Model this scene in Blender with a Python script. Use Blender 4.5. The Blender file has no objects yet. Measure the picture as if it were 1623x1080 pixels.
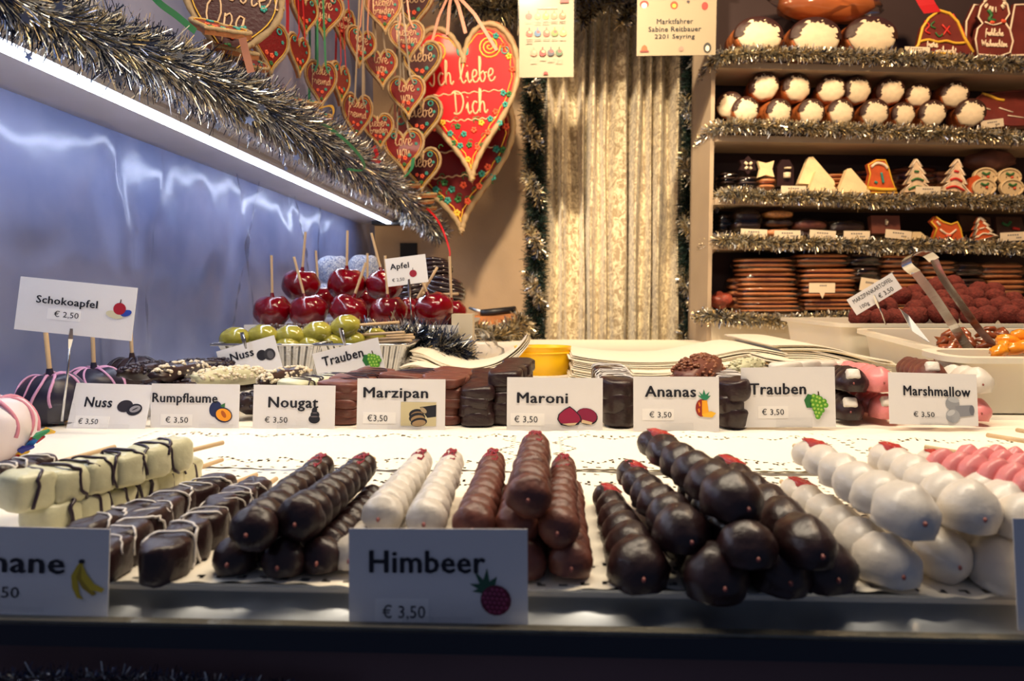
import bpy, math, random
from mathutils import Vector, Matrix, Euler, noise as mnoise
random.seed(7)
PI = math.pi
R = math.radians
sc = bpy.context.scene
C = sc.collection

# ------------------------------------------------------------------ camera
F_PX = 1150.0
PITCH, YAW = math.atan(75/1150), math.atan(48.5/1150)*math.cos(math.atan(75/1150))
cam_d = bpy.data.cameras.new('camera')
cam = bpy.data.objects.new('camera', cam_d); C.objects.link(cam)
cam.location = (0, 0, .15)
cam.rotation_euler = (PI/2-PITCH, 0, YAW)
cam_d.sensor_width = 36; cam_d.lens = F_PX/1623*36
cam_d.clip_start = .01; cam_d.clip_end = 50
cam_d.dof.use_dof = True; cam_d.dof.focus_distance = .80; cam_d.dof.aperture_fstop = 11
sc.camera = cam

# ------------------------------------------------------------------ world, lights, exposure
w = bpy.data.worlds.new('world'); sc.world = w; w.use_nodes = True
w.node_tree.nodes['Background'].inputs[0].default_value = (.10, .125, .205, 1)
w.node_tree.nodes['Background'].inputs[1].default_value = .62
vs = sc.view_settings
vs.view_transform = 'Standard'; vs.look = 'None'; vs.gamma = 1; vs.use_curve_mapping = False; vs.exposure = 0.0

def area(name, loc, target, sx, sy, power, col, spread=180):
    l = bpy.data.lights.new(name, 'AREA'); l.shape = 'RECTANGLE'; l.size = sx; l.size_y = sy
    l.energy = power; l.color = col; l.spread = R(spread)
    o = bpy.data.objects.new(name, l); C.objects.link(o); o.location = loc
    d = Vector(target)-Vector(loc)
    o.rotation_euler = d.to_track_quat('-Z', 'Y').to_euler()
    return o
# warm fluorescent under the front of the canopy, above the counter
area('counter_lamp', (.10, .66, .86), (.10, .72, 0), 1.1, .10, 12.5, (1, .84, .62))
# warm bulbs under the stall roof
area('shelf_lamp', (.95, 1.25, 1.55), (1.05, 2.3, .45), .16, .12, 24, (1, .68, .38))
area('curtain_lamp', (-.10, .95, 1.72), (.25, 2.8, .35), .10, .10, 7.5, (1, .78, .50), 50)
area('heart_lamp', (-.42, 1.25, 1.35), (-.30, 2.5, .55), .12, .10, 8, (1, .68, .40))

# ------------------------------------------------------------------ pixel -> point helpers
CR = cam.rotation_euler.to_matrix()
CP = Vector(cam.location)
def ray(px, py): return CR @ Vector(((px-811.5)/F_PX, (540-py)/F_PX, -1))
def P(px, py, Y):
    r = ray(px, py); return CP + r*(Y/r.y)
def G(px, py, z=0.0):
    r = ray(px, py); return CP + r*((z-CP.z)/r.z)
def PX(px, py, X):
    r = ray(px, py); return CP + r*(X/r.x)
SHA = R(6.8)
SH0 = P(1140, 85, 2.2)
SHN = Vector((-math.sin(SHA), math.cos(SHA), 0)); SHX = Vector((math.cos(SHA), math.sin(SHA), 0))
def S(px, py, off=0.0):                       # a point in the plane `off` behind the shelf fronts
    r = ray(px, py); p0 = SH0 + SHN*off
    return CP + r*(((p0-CP).dot(SHN))/r.dot(SHN))

# ------------------------------------------------------------------ materials
def lin(c): return tuple(((x/255)/12.92 if x/255 <= .04045 else (((x/255)+.055)/1.055)**2.4) for x in c)
MATS = {}
def mat(name, col, rough=.5, metal=0, bump=0, bscale=60, var=0, vscale=20, coat=0, sss=0, trans=0, alpha=1, emit=0, spec=.5, col2=None, sheen=0, bdist=.002):
    if name in MATS: return MATS[name]
    m = bpy.data.materials.new(name); m.use_nodes = True; nt = m.node_tree
    b = nt.nodes['Principled BSDF']; I = b.inputs
    c = lin(col) + (1,)
    I['Base Color'].default_value = c; I['Roughness'].default_value = rough; I['Metallic'].default_value = metal
    I['Coat Weight'].default_value = coat; I['Coat Roughness'].default_value = .06
    I['Specular IOR Level'].default_value = spec
    if sheen: I['Sheen Weight'].default_value = sheen
    if sss:
        I['Subsurface Weight'].default_value = sss; I['Subsurface Radius'].default_value = (.02, .01, .006); I['Subsurface Scale'].default_value = .2
    I['Transmission Weight'].default_value = trans; I['Alpha'].default_value = alpha
    if emit: I['Emission Color'].default_value = c; I['Emission Strength'].default_value = emit
    tc = None
    if var or bump:
        tc = nt.nodes.new('ShaderNodeTexCoord')
    if var:
        n = nt.nodes.new('ShaderNodeTexNoise'); n.inputs['Scale'].default_value = vscale; n.inputs['Detail'].default_value = 5
        r = nt.nodes.new('ShaderNodeValToRGB'); nt.links.new(tc.outputs['Object'], n.inputs['Vector']); nt.links.new(n.outputs[0], r.inputs[0])
        r.color_ramp.elements[0].position = .35; r.color_ramp.elements[1].position = .65
        if col2: a_, b_ = c, lin(col2)+(1,)
        else:
            a_ = tuple(x*(1-var) for x in c[:3])+(1,); b_ = tuple(min(1, x*(1+var)) for x in c[:3])+(1,)
        r.color_ramp.elements[0].color = a_; r.color_ramp.elements[1].color = b_
        nt.links.new(r.outputs[0], I['Base Color'])
    if bump:
        n = nt.nodes.new('ShaderNodeTexNoise'); n.inputs['Scale'].default_value = bscale; n.inputs['Detail'].default_value = 4
        bm = nt.nodes.new('ShaderNodeBump'); bm.inputs['Strength'].default_value = bump; bm.inputs['Distance'].default_value = bdist
        nt.links.new(tc.outputs['Object'], n.inputs['Vector']); nt.links.new(n.outputs[0], bm.inputs['Height']); nt.links.new(bm.outputs[0], I['Normal'])
    MATS[name] = m
    return m
def film(name, tint=(1, 1, 1), gloss=.25, rough=.08, alpha_base=.06):   # clear plastic film
    if name in MATS: return MATS[name]
    m = bpy.data.materials.new(name); m.use_nodes = True; nt = m.node_tree; nt.nodes.clear()
    o = nt.nodes.new('ShaderNodeOutputMaterial'); mix = nt.nodes.new('ShaderNodeMixShader')
    t = nt.nodes.new('ShaderNodeBsdfTransparent'); g = nt.nodes.new('ShaderNodeBsdfGlossy'); g.inputs['Roughness'].default_value = rough
    t.inputs[0].default_value = tint+(1,)
    lw = nt.nodes.new('ShaderNodeLayerWeight'); lw.inputs[0].default_value = gloss
    ma = nt.nodes.new('ShaderNodeMath'); ma.operation = 'MULTIPLY_ADD'; ma.inputs[1].default_value = .7; ma.inputs[2].default_value = alpha_base
    nt.links.new(lw.outputs['Fresnel'], ma.inputs[0]); nt.links.new(ma.outputs[0], mix.inputs[0])
    nt.links.new(t.outputs[0], mix.inputs[1]); nt.links.new(g.outputs[0], mix.inputs[2]); nt.links.new(mix.outputs[0], o.inputs[0])
    MATS[name] = m; return m

DARK = mat('dark_chocolate', (44, 24, 25), .36, bump=.35, bscale=2.6, var=.25, vscale=1.5)
MILK = mat('milk_chocolate', (110, 62, 50), .42, bump=.35, bscale=2.6, var=.22, vscale=1.5)
MILKR = mat('milk_chocolate_rough', (140, 84, 56), .4, bump=.8, bscale=120, var=.3, vscale=60)
WHITE = mat('white_chocolate', (222, 214, 202), .34, bump=.25, bscale=2.2, var=.04, vscale=2)
IVORY = mat('ivory_chocolate', (208, 206, 172), .34, bump=.25, bscale=2.2, var=.05, vscale=2)
PINK = mat('pink_chocolate', (228, 136, 136), .36, bump=.2, bscale=2.2, var=.04)
STICK = mat('wooden_stick', (206, 176, 136), .6, bump=.2, bscale=200, var=.1, vscale=40)
STRAW = mat('strawberry_flesh', (205, 22, 20), .25, coat=.6, bump=.5, bscale=500, var=.3, vscale=700)
RASP = mat('raspberry_flesh', (140, 12, 40), .4, var=.25, vscale=300)
PAPER = mat('white_card', (232, 228, 226), .55, bump=.05, bscale=300)
INK = mat('black_print', (12, 14, 30), .6)
INKG = mat('grey_print', (120, 115, 115), .6)
STICKER = mat('price_sticker', (244, 240, 236), .3)
CLEAR = film('clear_acrylic', (.99, .99, .99), .08, .05, .02)
CHROME = mat('chrome', (205, 205, 205), .16, metal=1)
STEEL = mat('brushed_steel', (196, 202, 210), .42, metal=1, bump=.15, bscale=50)
FOIL = mat('aluminium_foil', (190, 190, 190), .16, metal=1, bump=1, bscale=45, bdist=.004)
TIN_S = mat('silver_tinsel', (226, 226, 222), .30, metal=1)
TIN_G = mat('champagne_tinsel', (224, 206, 164), .32, metal=.9)
TIN_D = mat('gunmetal_tinsel', (60, 68, 92), .3, metal=1)
NEEDLE = mat('dark_fir_needles', (10, 30, 28), .6)
WOOD = mat('painted_board', (168, 164, 170), .6, bump=.1, bscale=40, var=.06, vscale=6)

# ------------------------------------------------------------------ mesh builder
class MB:
    def __init__(s): s.v = []; s.f = []; s.m = []; s.s = []
    def add(s, g, mi=0, sm=True, M=None):
        vs_, fs_ = g; n = len(s.v)
        if M is not None: vs_ = [M @ Vector(v) for v in vs_]
        s.v += [tuple(v) for v in vs_]
        for f in fs_: s.f.append(tuple(i+n for i in f)); s.m.append(mi); s.s.append(sm)
        return s
    def mesh(s, name, mats):
        me = bpy.data.meshes.new(name); me.from_pydata(s.v, [], s.f)
        if not isinstance(mats, (list, tuple)): mats = [mats]
        for m in mats: me.materials.append(m)
        me.polygons.foreach_set('material_index', s.m); me.polygons.foreach_set('use_smooth', s.s)
        me.update(); return me
    def build(s, name, mats, parent=None, loc=None):
        return obj(name, s.mesh(name, mats), parent, loc)
def obj(name, me, parent=None, loc=None, rot=None, scale=None):
    o = bpy.data.objects.new(name, me); C.objects.link(o)
    if parent: o.parent = parent
    if loc is not None: o.location = loc
    if rot is not None: o.rotation_euler = rot
    if scale is not None: o.scale = scale
    return o
LABELS = {}
def tag(o, label, cat, group=None, kind=None):
    o['label'] = label; o['category'] = cat
    if group: o['group'] = group
    if kind: o['kind'] = kind
    n = len(label.split())
    if n < 4 or n > 16: print('LABEL LENGTH', n, label)
    if label in LABELS and (not group or LABELS[label] != group): print('DUP LABEL', label)
    LABELS[label] = group
    return o
def thing(name, label, cat, loc=(0, 0, 0), rot=None, group=None, M=None):
    o = bpy.data.objects.new(name, None); C.objects.link(o); o.empty_display_size = .01
    if M is not None: o.matrix_world = M
    else:
        o.location = loc
        if rot is not None: o.rotation_euler = rot
    return tag(o, label, cat, group)
def structure(o): o['kind'] = 'structure'; return o
ORD = ['first', 'second', 'third', 'fourth', 'fifth', 'sixth', 'seventh', 'eighth', 'ninth', 'tenth', 'eleventh', 'twelfth', 'thirteenth', 'fourteenth']

def box(x0, x1, y0, y1, z0, z1):
    return ([(x0, y0, z0), (x1, y0, z0), (x1, y1, z0), (x0, y1, z0), (x0, y0, z1), (x1, y0, z1), (x1, y1, z1), (x0, y1, z1)],
            [(3, 2, 1, 0), (4, 5, 6, 7), (0, 1, 5, 4), (1, 2, 6, 5), (2, 3, 7, 6), (3, 0, 4, 7)])
def sgp(v, e): return math.copysign(abs(v)**e, v)
def ell(rx, ry, rz, c=(0, 0, 0), seg=16, ring=10, e1=1, e2=1, jit=0, sd=0, fn=None):
    vs_ = []; fs_ = []
    for i in range(ring+1):
        ph = -PI/2 + PI*i/ring
        for j in range(seg):
            th = 2*PI*j/seg
            x = sgp(math.cos(ph), e1)*sgp(math.cos(th), e2); y = sgp(math.cos(ph), e1)*sgp(math.sin(th), e2); z = sgp(math.sin(ph), e1)
            k = 1
            if jit: k = 1+jit*mnoise.noise(Vector((x*2+sd, y*2, z*2)))
            p = (x*k, y*k, z*k)
            if fn: p = fn(*p)
            vs_.append((c[0]+rx*p[0], c[1]+ry*p[1], c[2]+rz*p[2]))
    for i in range(ring):
        for j in range(seg):
            a = i*seg+j; b = i*seg+(j+1) % seg
            fs_.append((a, b, b+seg, a+seg))
    return vs_, fs_
def tube(pts, r, n=6, caps=True):
    pts = [Vector(p) for p in pts]
    if not isinstance(r, (list, tuple)): r = [r]*len(pts)
    vs_ = []; fs_ = []; up = None
    for i, p in enumerate(pts):
        d = (pts[min(i+1, len(pts)-1)]-pts[max(i-1, 0)])
        if d.length < 1e-9: d = Vector((0, 0, 1))
        d.normalize()
        if up is None: up = Vector((0, 0, 1)) if abs(d.z) < .9 else Vector((1, 0, 0))
        a = d.cross(up)
        if a.length < 1e-5: a = d.orthogonal()
        a.normalize(); b = a.cross(d).normalized(); up = b
        for k in range(n):
            t = 2*PI*k/n; vs_.append(p+(a*math.cos(t)+b*math.sin(t))*r[i])
    for i in range(len(pts)-1):
        for k in range(n):
            q = i*n+k; q2 = i*n+(k+1) % n; fs_.append((q, q2, q2+n, q+n))
    if caps:
        fs_.append(tuple(range(n))[::-1]); fs_.append(tuple((len(pts)-1)*n+k for k in range(n)))
    return vs_, fs_
def prism(out, d0, d1, axis='y'):            # outline in XZ, extruded along Y from d0 to d1
    n = len(out)
    if axis == 'y': vs_ = [(x, d0, z) for x, z in out]+[(x, d1, z) for x, z in out]
    else: vs_ = [(x, z, d0) for x, z in out]+[(x, z, d1) for x, z in out]
    fs_ = [tuple(range(n)), tuple(range(2*n-1, n-1, -1))]+[(i, i+n, (i+1) % n+n, (i+1) % n) for i in range(n)]
    return vs_, fs_
def lathe(prof, n=24, sx=1, sy=1):           # prof: (r, z)
    vs_ = []; fs_ = []
    for r, z in prof:
        for k in range(n): t = 2*PI*k/n; vs_.append((r*sx*math.cos(t), r*sy*math.sin(t), z))
    for i in range(len(prof)-1):
        for k in range(n): a = i*n+k; b = i*n+(k+1) % n; fs_.append((a, b, b+n, a+n))
    return vs_, fs_
def smooth(pts, k=4, closed=False):
    pts = [Vector(p) for p in pts]; out = []; n = len(pts)
    rng = range(n if closed else n-1)
    for i in rng:
        if closed: p0, p1, p2, p3 = pts[i-1], pts[i], pts[(i+1) % n], pts[(i+2) % n]
        else: p0, p1, p2, p3 = pts[max(i-1, 0)], pts[i], pts[i+1], pts[min(i+2, n-1)]
        for j in range(k):
            t = j/k
            out.append(.5*((2*p1)+(p2-p0)*t+(2*p0-5*p1+4*p2-p3)*t*t+(3*p1-p0-3*p2+p3)*t**3))
    if not closed: out.append(pts[-1])
    return out
def ribbon(pts, w, axis):                    # flat band along pts, width vector `axis`
    pts = [Vector(p) for p in pts]; a = Vector(axis)*w/2; vs_ = []; fs_ = []
    for p in pts: vs_ += [p-a, p+a]
    for i in range(len(pts)-1): fs_.append((2*i, 2*i+1, 2*i+3, 2*i+2))
    return vs_, fs_

# ------------------------------------------------------------------ lettering meshes, made once while the scene is empty
TXT = {}
def make_text(s, bold):
    cu = bpy.data.curves.new('t', 'FONT'); cu.body = s; cu.size = 1; cu.offset = 0; cu.resolution_u = 2
    if bold: cu.space_character = 1.06
    o = bpy.data.objects.new('t', cu); C.objects.link(o)
    dg = bpy.context.evaluated_depsgraph_get(); dg.update()
    me = bpy.data.meshes.new_from_object(o.evaluated_get(dg))
    v = [tuple(q.co) for q in me.vertices]; f = [tuple(p.vertices) for p in me.polygons]
    bpy.data.objects.remove(o); bpy.data.curves.remove(cu); bpy.data.meshes.remove(me)
    if bold:                                  # heavier strokes: the outline laid down again, shifted by a hair
        n = len(v); v0 = v; f0 = f; v = []; f = []
        for k, (dx, dy) in enumerate(((-.026, 0), (.026, 0), (0, .014), (0, -.014))):
            v += [(a+dx*bold, b+dy*bold, k) for a, b, c in v0]; f += [tuple(i+n*k for i in q) for q in f0]
    xs = [q[0] for q in v]; ys = [q[1] for q in v]
    return (v, f, min(xs), max(xs), min(ys), max(ys))
for s in ['Nuss', 'Rumpflaume', 'Nougat', 'Marzipan', 'Maroni', 'Ananas', 'Trauben', 'Marshmallow', 'Himbeer', 'Banane', 'Schokoapfel', 'Apfel']: TXT[s, 1] = make_text(s, 1)
for s in ['€ 3,50', '€3,50', '€ 2,50', '100g', 'MARZIPANKARTOFFEL']: TXT[s, 0] = make_text(s, 0)
for s in ['Marktfahrer', 'Sabine Reitbauer', '2201 Seyring']: TXT[s, 0] = make_text(s, .5)
TXT['MARZIPANKARTOFFEL', 1] = make_text('MARZIPANKARTOFFEL', 0)
def text_geo(s, bold, x0, x1, z0, z1, y):     # fitted into the box, on the plane y, reading towards -Y
    v, f, a, b, c, d = TXT[s, bold]
    kx = (x1-x0)/(b-a); kz = (z1-z0)/(d-c)
    return [(x0+(q[0]-a)*kx, y-q[2]*.00003, z0+(q[1]-c)*kz) for q in v], f

# ------------------------------------------------------------------ the price cards
def el2(cx, cy, rx, ry, rot=0, n=18):
    a = R(rot); return [(cx+rx*math.cos(t)*math.cos(a)-ry*math.sin(t)*math.sin(a), cy+rx*math.cos(t)*math.sin(a)+ry*math.sin(t)*math.cos(a)) for t in [2*PI*k/n for k in range(n)]]
PRINT = {}
def pm(c):
    k = 'print_%02x%02x%02x' % c
    return mat('print_ink_%d_%d_%d' % c, c, .5)
def frame_from(BL, BR, TL, Y, dy):
    a = P(*BL, Y); b = P(*BR, Y); t = P(*TL, Y+dy)
    X = (b-a); wd = X.length; X.normalize(); Z = t-a; Z -= X*Z.dot(X); h = Z.length; Z.normalize(); Yv = Z.cross(X)
    M = Matrix((X, Yv, Z)).transposed().to_4x4(); M.translation = a
    return M, wd, h
def price_card(label, BL, BR, TL, Y, dy, pw, ph, texts, icon=(), sticker=None, holder=True, name='price_card', group=None, mats=PAPER, curve=0):
    M, wd, h = frame_from(BL, BR, TL, Y, dy)
    t = thing(name, label, 'sign', group=group, M=M)
    sheet = MB().add(box(0, wd, 0, .0006, 0, h), 0, False).build('card_sheet', mats, t)
    fx = lambda x: x/pw*wd
    fz = lambda y: h-y/ph*h
    for i, (s, b, x0, y0, x1, y1) in enumerate(texts):
        MB().add(text_geo(s, b, fx(x0), fx(x1), fz(y1), fz(y0), -.0006), 0, False).build('lettering' if b else 'price_lettering', INK, sheet)
    if sticker:
        x0, y0, x1, y1 = sticker
        MB().add(box(fx(x0), fx(x1), -.0003, 0, fz(y1), fz(y0)), 0, False).build('price_sticker', STICKER, sheet)
    if icon:
        m = MB(); ms = []
        for k, (col, poly) in enumerate(icon):
            mm = pm(col)
            if mm not in ms: ms.append(mm)
            m.add(([(fx(x), -.0005-.00004*k, fz(y)) for x, y in poly], [tuple(range(len(poly)))]), ms.index(mm), False)
        m.build('printed_picture', ms, sheet)
    if holder:
        hw = wd*.19; c = wd*(.52 if holder is True else holder)
        m = MB(); m.add(box(c-hw, c+hw, -.0026, -.0018, -.0002, h*.16), 0, False); m.add(box(c-hw, c+hw, -.0018, .012, -.0006, .0002), 0, False)
        m.build('acrylic_holder', CLEAR, t)
    return t
# ================================================================== SETTING
WX = -.66; BY = 2.85
wl = mat('blue_grey_plywood', (106, 122, 172), .55, bump=.3, bscale=9, var=.12, vscale=3.5, col2=(160, 168, 206))
wb = mat('warm_canvas_wall', (176, 150, 122), .8, bump=.3, bscale=120, var=.08, vscale=5)
structure(MB().add(box(WX-.02, WX, -.3, BY, -.9, 1.7), 0, False).build('wall_left', wl))
structure(MB().add(box(WX-.02, 2.9, BY, BY+.02, -.9, 1.9), 0, False).build('wall_back', wb))
structure(MB().add(box(2.6, 2.62, -.3, BY, -.9, 1.9), 0, False).build('wall_right', wb))
structure(MB().add(box(WX-.02, 2.62, -.6, BY+.02, -.92, -.9), 0, False).build('floor', mat('dark_floor_boards', (46, 38, 34), .7, var=.2, vscale=3)))

# the plastic film stapled over the left wall
m = MB(); nx, nz = 150, 50; g = []
for i in range(nx+1):
    for j in range(nz+1):
        y = .15+2.55*i/nx; z = .02+.385*j/nz
        n1 = mnoise.noise(Vector((y*2.3+z*1.5, z*3, 1.7))); n2 = mnoise.noise(Vector((y*9-z*8, z*5, 4.2)))
        fold = sum(math.exp(-((y-yc-(.42-z)*sl)/.014)**2)*a for yc, sl, a in ((1.05, .25, .006), (1.22, -.3, .007), (1.5, .2, .008), (1.62, -.5, .009), (1.86, .45, .008), (2.1, -.3, .007)))
        g.append((WX+.012+.010*n1+.005*n2+.0022*mnoise.noise(Vector((y*30-z*14, z*22, 1)))+.004*mnoise.noise(Vector((y*13+z*9, z*7, 8)))+fold*1.6, y, z))
fs_ = [(i*(nz+1)+j, (i+1)*(nz+1)+j, (i+1)*(nz+1)+j+1, i*(nz+1)+j+1) for i in range(nx) for j in range(nz)]
tag(m.add((g, fs_)).build('plastic_film', film('wrinkled_film', (.97, .98, 1), .16, .24, .06)), 'clear wrinkled plastic film stapled over the blue-grey side wall', 'plastic film')

# counter
ct = thing('sales_counter', 'long white counter carrying all trays of sweets', 'counter', (0, .36, 0))
T = lambda b: b
loc = (0, -.36, 0)
cloth = mat('cream_counter_cloth', (246, 238, 220), .7, bump=.1, bscale=20)
MB().add(box(WX, 2.0, .36, 2.35, -.03, 0), 0, False).build('worktop', cloth, ct, loc)
MB().add(box(WX, 2.0, .36, .375, -.9, -.03), 0, False).build('front_panel', mat('brown_front_board', (58, 42, 42), .6, var=.15, vscale=4), ct, loc)
m = MB()   # steel channel that slopes down towards the rail
ys = [.3595, .354, .340, .3350, .3335]; zs = [-.004, -.0070, -.0098, -.0098, -.0080]
vs_ = []; nxx = 40
for k, (yy, zz) in enumerate(zip(ys, zs)):
    for i in range(nxx+1):
        x = WX+(2.6)*i/nxx; vs_.append((x, yy, zz+(.0007*math.sin(x*38)+.0005*math.sin(x*21+1)) if 0 < k < 3 else zz))
fs_ = [(k*(nxx+1)+i, k*(nxx+1)+i+1, (k+1)*(nxx+1)+i+1, (k+1)*(nxx+1)+i) for k in range(4) for i in range(nxx)]
m.add((vs_, fs_)).build('steel_channel', STEEL, ct, loc)
m = MB(); m.add(box(WX, 2.0, .3275, .3330, -.0080, -.0062), 0, False); m.build('rail_lip', mat('worn_rail_lip', (120, 116, 105), .4, metal=.8, bump=.3, bscale=300), ct, loc)
m = MB(); m.add(box(WX, 2.0, .3265, .3335, -.0182, -.0080), 0, False); m.build('front_rail', mat('black_blue_rail', (10, 16, 34), .35), ct, loc)
MB().add(box(WX, 2.0, .3345, .358, -.11, -.0110), 0, False).build('apron_board', mat('brown_apron_board', (104, 76, 76), .6, var=.2, vscale=5), ct, loc)

# back wall curtain
def crushed():
    m = bpy.data.materials.new('crushed_velvet'); m.use_nodes = True; nt = m.node_tree; b = nt.nodes['Principled BSDF']
    tc = nt.nodes.new('ShaderNodeTexCoord'); mp = nt.nodes.new('ShaderNodeMapping'); mp.inputs['Scale'].default_value = (60, 26, 44)
    n = nt.nodes.new('ShaderNodeTexNoise'); n.inputs['Scale'].default_value = 1; n.inputs['Detail'].default_value = 6; n.inputs['Distortion'].default_value = 1.2
    r = nt.nodes.new('ShaderNodeValToRGB'); r.color_ramp.elements[0].position = .4; r.color_ramp.elements[1].position = .62
    r.color_ramp.elements[0].color = lin((160, 140, 110))+(1,); r.color_ramp.elements[1].color = lin((232, 218, 184))+(1,)
    nt.links.new(tc.outputs['Object'], mp.inputs[0]); nt.links.new(mp.outputs[0], n.inputs['Vector']); nt.links.new(n.outputs[0], r.inputs[0]); nt.links.new(r.outputs[0], b.inputs['Base Color'])
    bm = nt.nodes.new('ShaderNodeBump'); bm.inputs['Strength'].default_value = .5; bm.inputs['Distance'].default_value = .004
    nt.links.new(n.outputs[0], bm.inputs['Height']); nt.links.new(bm.outputs[0], b.inputs['Normal'])
    b.inputs['Roughness'].default_value = .45; b.inputs['Sheen Weight'].default_value = .5
    return m
xa = P(856, 300, BY-.06).x; xb = P(1088, 300, BY-.06).x
m = MB(); nx, nz = 220, 24; g = []
for i in range(nx+1):
    u = i/nx; ph = u*10.5*2*PI+1.4*math.sin(u*17)+.9*math.sin(u*41)
    for j in range(nz+1):
        v = j/nz; z = -.35+1.75*v
        d = (.044+.012*math.sin(u*23))*sgp(math.sin(ph+.25*math.sin(v*7+u*9)), .8)+.006*math.sin(v*11+u*30)
        g.append((xa+(xb-xa)*u+.004*math.sin(v*9+u*40), BY-.065+d, z))
fs_ = [(i*(nz+1)+j, (i+1)*(nz+1)+j, (i+1)*(nz+1)+j+1, i*(nz+1)+j+1) for i in range(nx) for j in range(nz)]
tag(m.add((g, fs_)).build('velvet_curtain', crushed()), 'beige crushed velvet curtain in vertical folds at the back of the stall', 'curtain')

tag(MB().add(box(xa-.10, xb+.03, 2.30, 2.40, 1.12, 1.30), 0, False).build('curtain_blocker', mat('dark_blocker_board', (60, 48, 40), .7)), 'dark pelmet board added unseen above the velvet curtain, throwing shade on its top', 'blocker')  # unseen board, added to cast the shade over the curtain top
# ================================================================== TINSEL
def garland(name, label, pts, rad, n, lmin, lmax, wd, mats, wts, seg=2, core=None, cat='garland', flat=None, axial=.35, keep=None):
    """pts: Vectors, rad: radius at each; strands start near the core and stick out."""
    pts = smooth(pts, 6); k = (len(pts)-1)/(len(rad)-1)
    def rr(i): a = min(int(i/k), len(rad)-2); t = i/k-a; return rad[a]*(1-t)+rad[a+1]*t
    cum = [0]
    for a, b in zip(pts, pts[1:]): cum.append(cum[-1]+(b-a).length)
    m = MB(); V = m.v; F = m.f; MI = m.m; SM = m.s
    import bisect
    for q in range(n):
        s = random.random()*cum[-1]; i = min(bisect.bisect_right(cum, s)-1, len(pts)-2)
        t = (s-cum[i])/max(1e-9, cum[i+1]-cum[i]); p = pts[i].lerp(pts[i+1], t); d = (pts[i+1]-pts[i]).normalized()
        a = d.orthogonal().normalized(); b = d.cross(a); th = random.random()*2*PI
        o = a*math.cos(th)+b*math.sin(th); r = rr(i+t)
        dirn = (o+d*random.gauss(0, axial)+Vector((random.gauss(0, .25), random.gauss(0, .25), random.gauss(0, .25)))).normalized()
        L = random.uniform(lmin, lmax)*r; p0 = p+o*r*random.uniform(.05, .45)
        side = dirn.cross(Vector((random.gauss(0, 1), random.gauss(0, 1), random.gauss(0, 1)))).normalized()*wd*.5
        bend = Vector((random.gauss(0, .2), random.gauss(0, .2), random.gauss(0, .2)-.1))*L
        base = len(V)
        for j in range(seg+1):
            u = j/seg; c = p0+dirn*L*u+bend*u*u
            V.append(tuple(c-side)); V.append(tuple(c+side))
        mi = random.choices(range(len(wts)), wts)[0]
        for j in range(seg): F.append((base+2*j, base+2*j+1, base+2*j+3, base+2*j+2)); MI.append(mi); SM.append(False)
    o = m.build(name, mats); tag(o, label, cat, kind='stuff')
    return o
def core(o, pts, r, ma):
    pass
STARM = mat('silver_foil_star', (170, 175, 190), .3, metal=1)

# ================================================================== LEFT HEART SHELF WITH LAMP
hs = thing('heart_shelf', 'long pale board shelf above the left wall, carrying heaped gingerbread hearts', 'shelf', (WX, 1.4, .40))
loc = (-WX, -1.4, -.40)
MB().add(box(WX, -.512, .2, 2.62, .400, .418), 0, False).build('inner_board', WOOD, hs, loc)
MB().add(box(-.508, -.452, .2, 2.62, .404, .422), 0, False).build('outer_board', WOOD, hs, loc)
MB().add(box(-.452, -.440, .2, 2.62, .392, .435), 0, False).build('front_board', WOOD, hs, loc)
lt = thing('strip_lamp', 'long glowing cold white strip lamp under the heart shelf', 'lamp', (-.53, 1.4, .4))
loc = (.53, -1.4, -.4)
MB().add(box(-.5365, -.5235, .22, 2.50, .3885, .393), 0, False).build('light_tube', mat('cold_led_light', (225, 235, 255), .5, emit=28), lt, loc)
MB().add(box(-.545, -.515, .2, 2.52, .393, .4), 0, False).build('lamp_housing', mat('lamp_housing_grey', (190, 190, 196), .4), lt, loc)
MB().add(box(-.59, -.47, 2.50, 2.56, .387, .4), 0, False).build('end_cap', mat('black_plastic_cap', (14, 14, 18), .5), lt, loc)
# square dark socket on the back wall
p = P(649, 404, BY-.01)
tag(MB().add(box(p.x-.035, p.x+.03, BY-.02, BY, p.z-.06, p.z+.045), 0, False).build('dark_wall_box', mat('black_wall_box', (12, 12, 16), .7)), 'small black box low on the back wall below the hearts', 'box')

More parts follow.
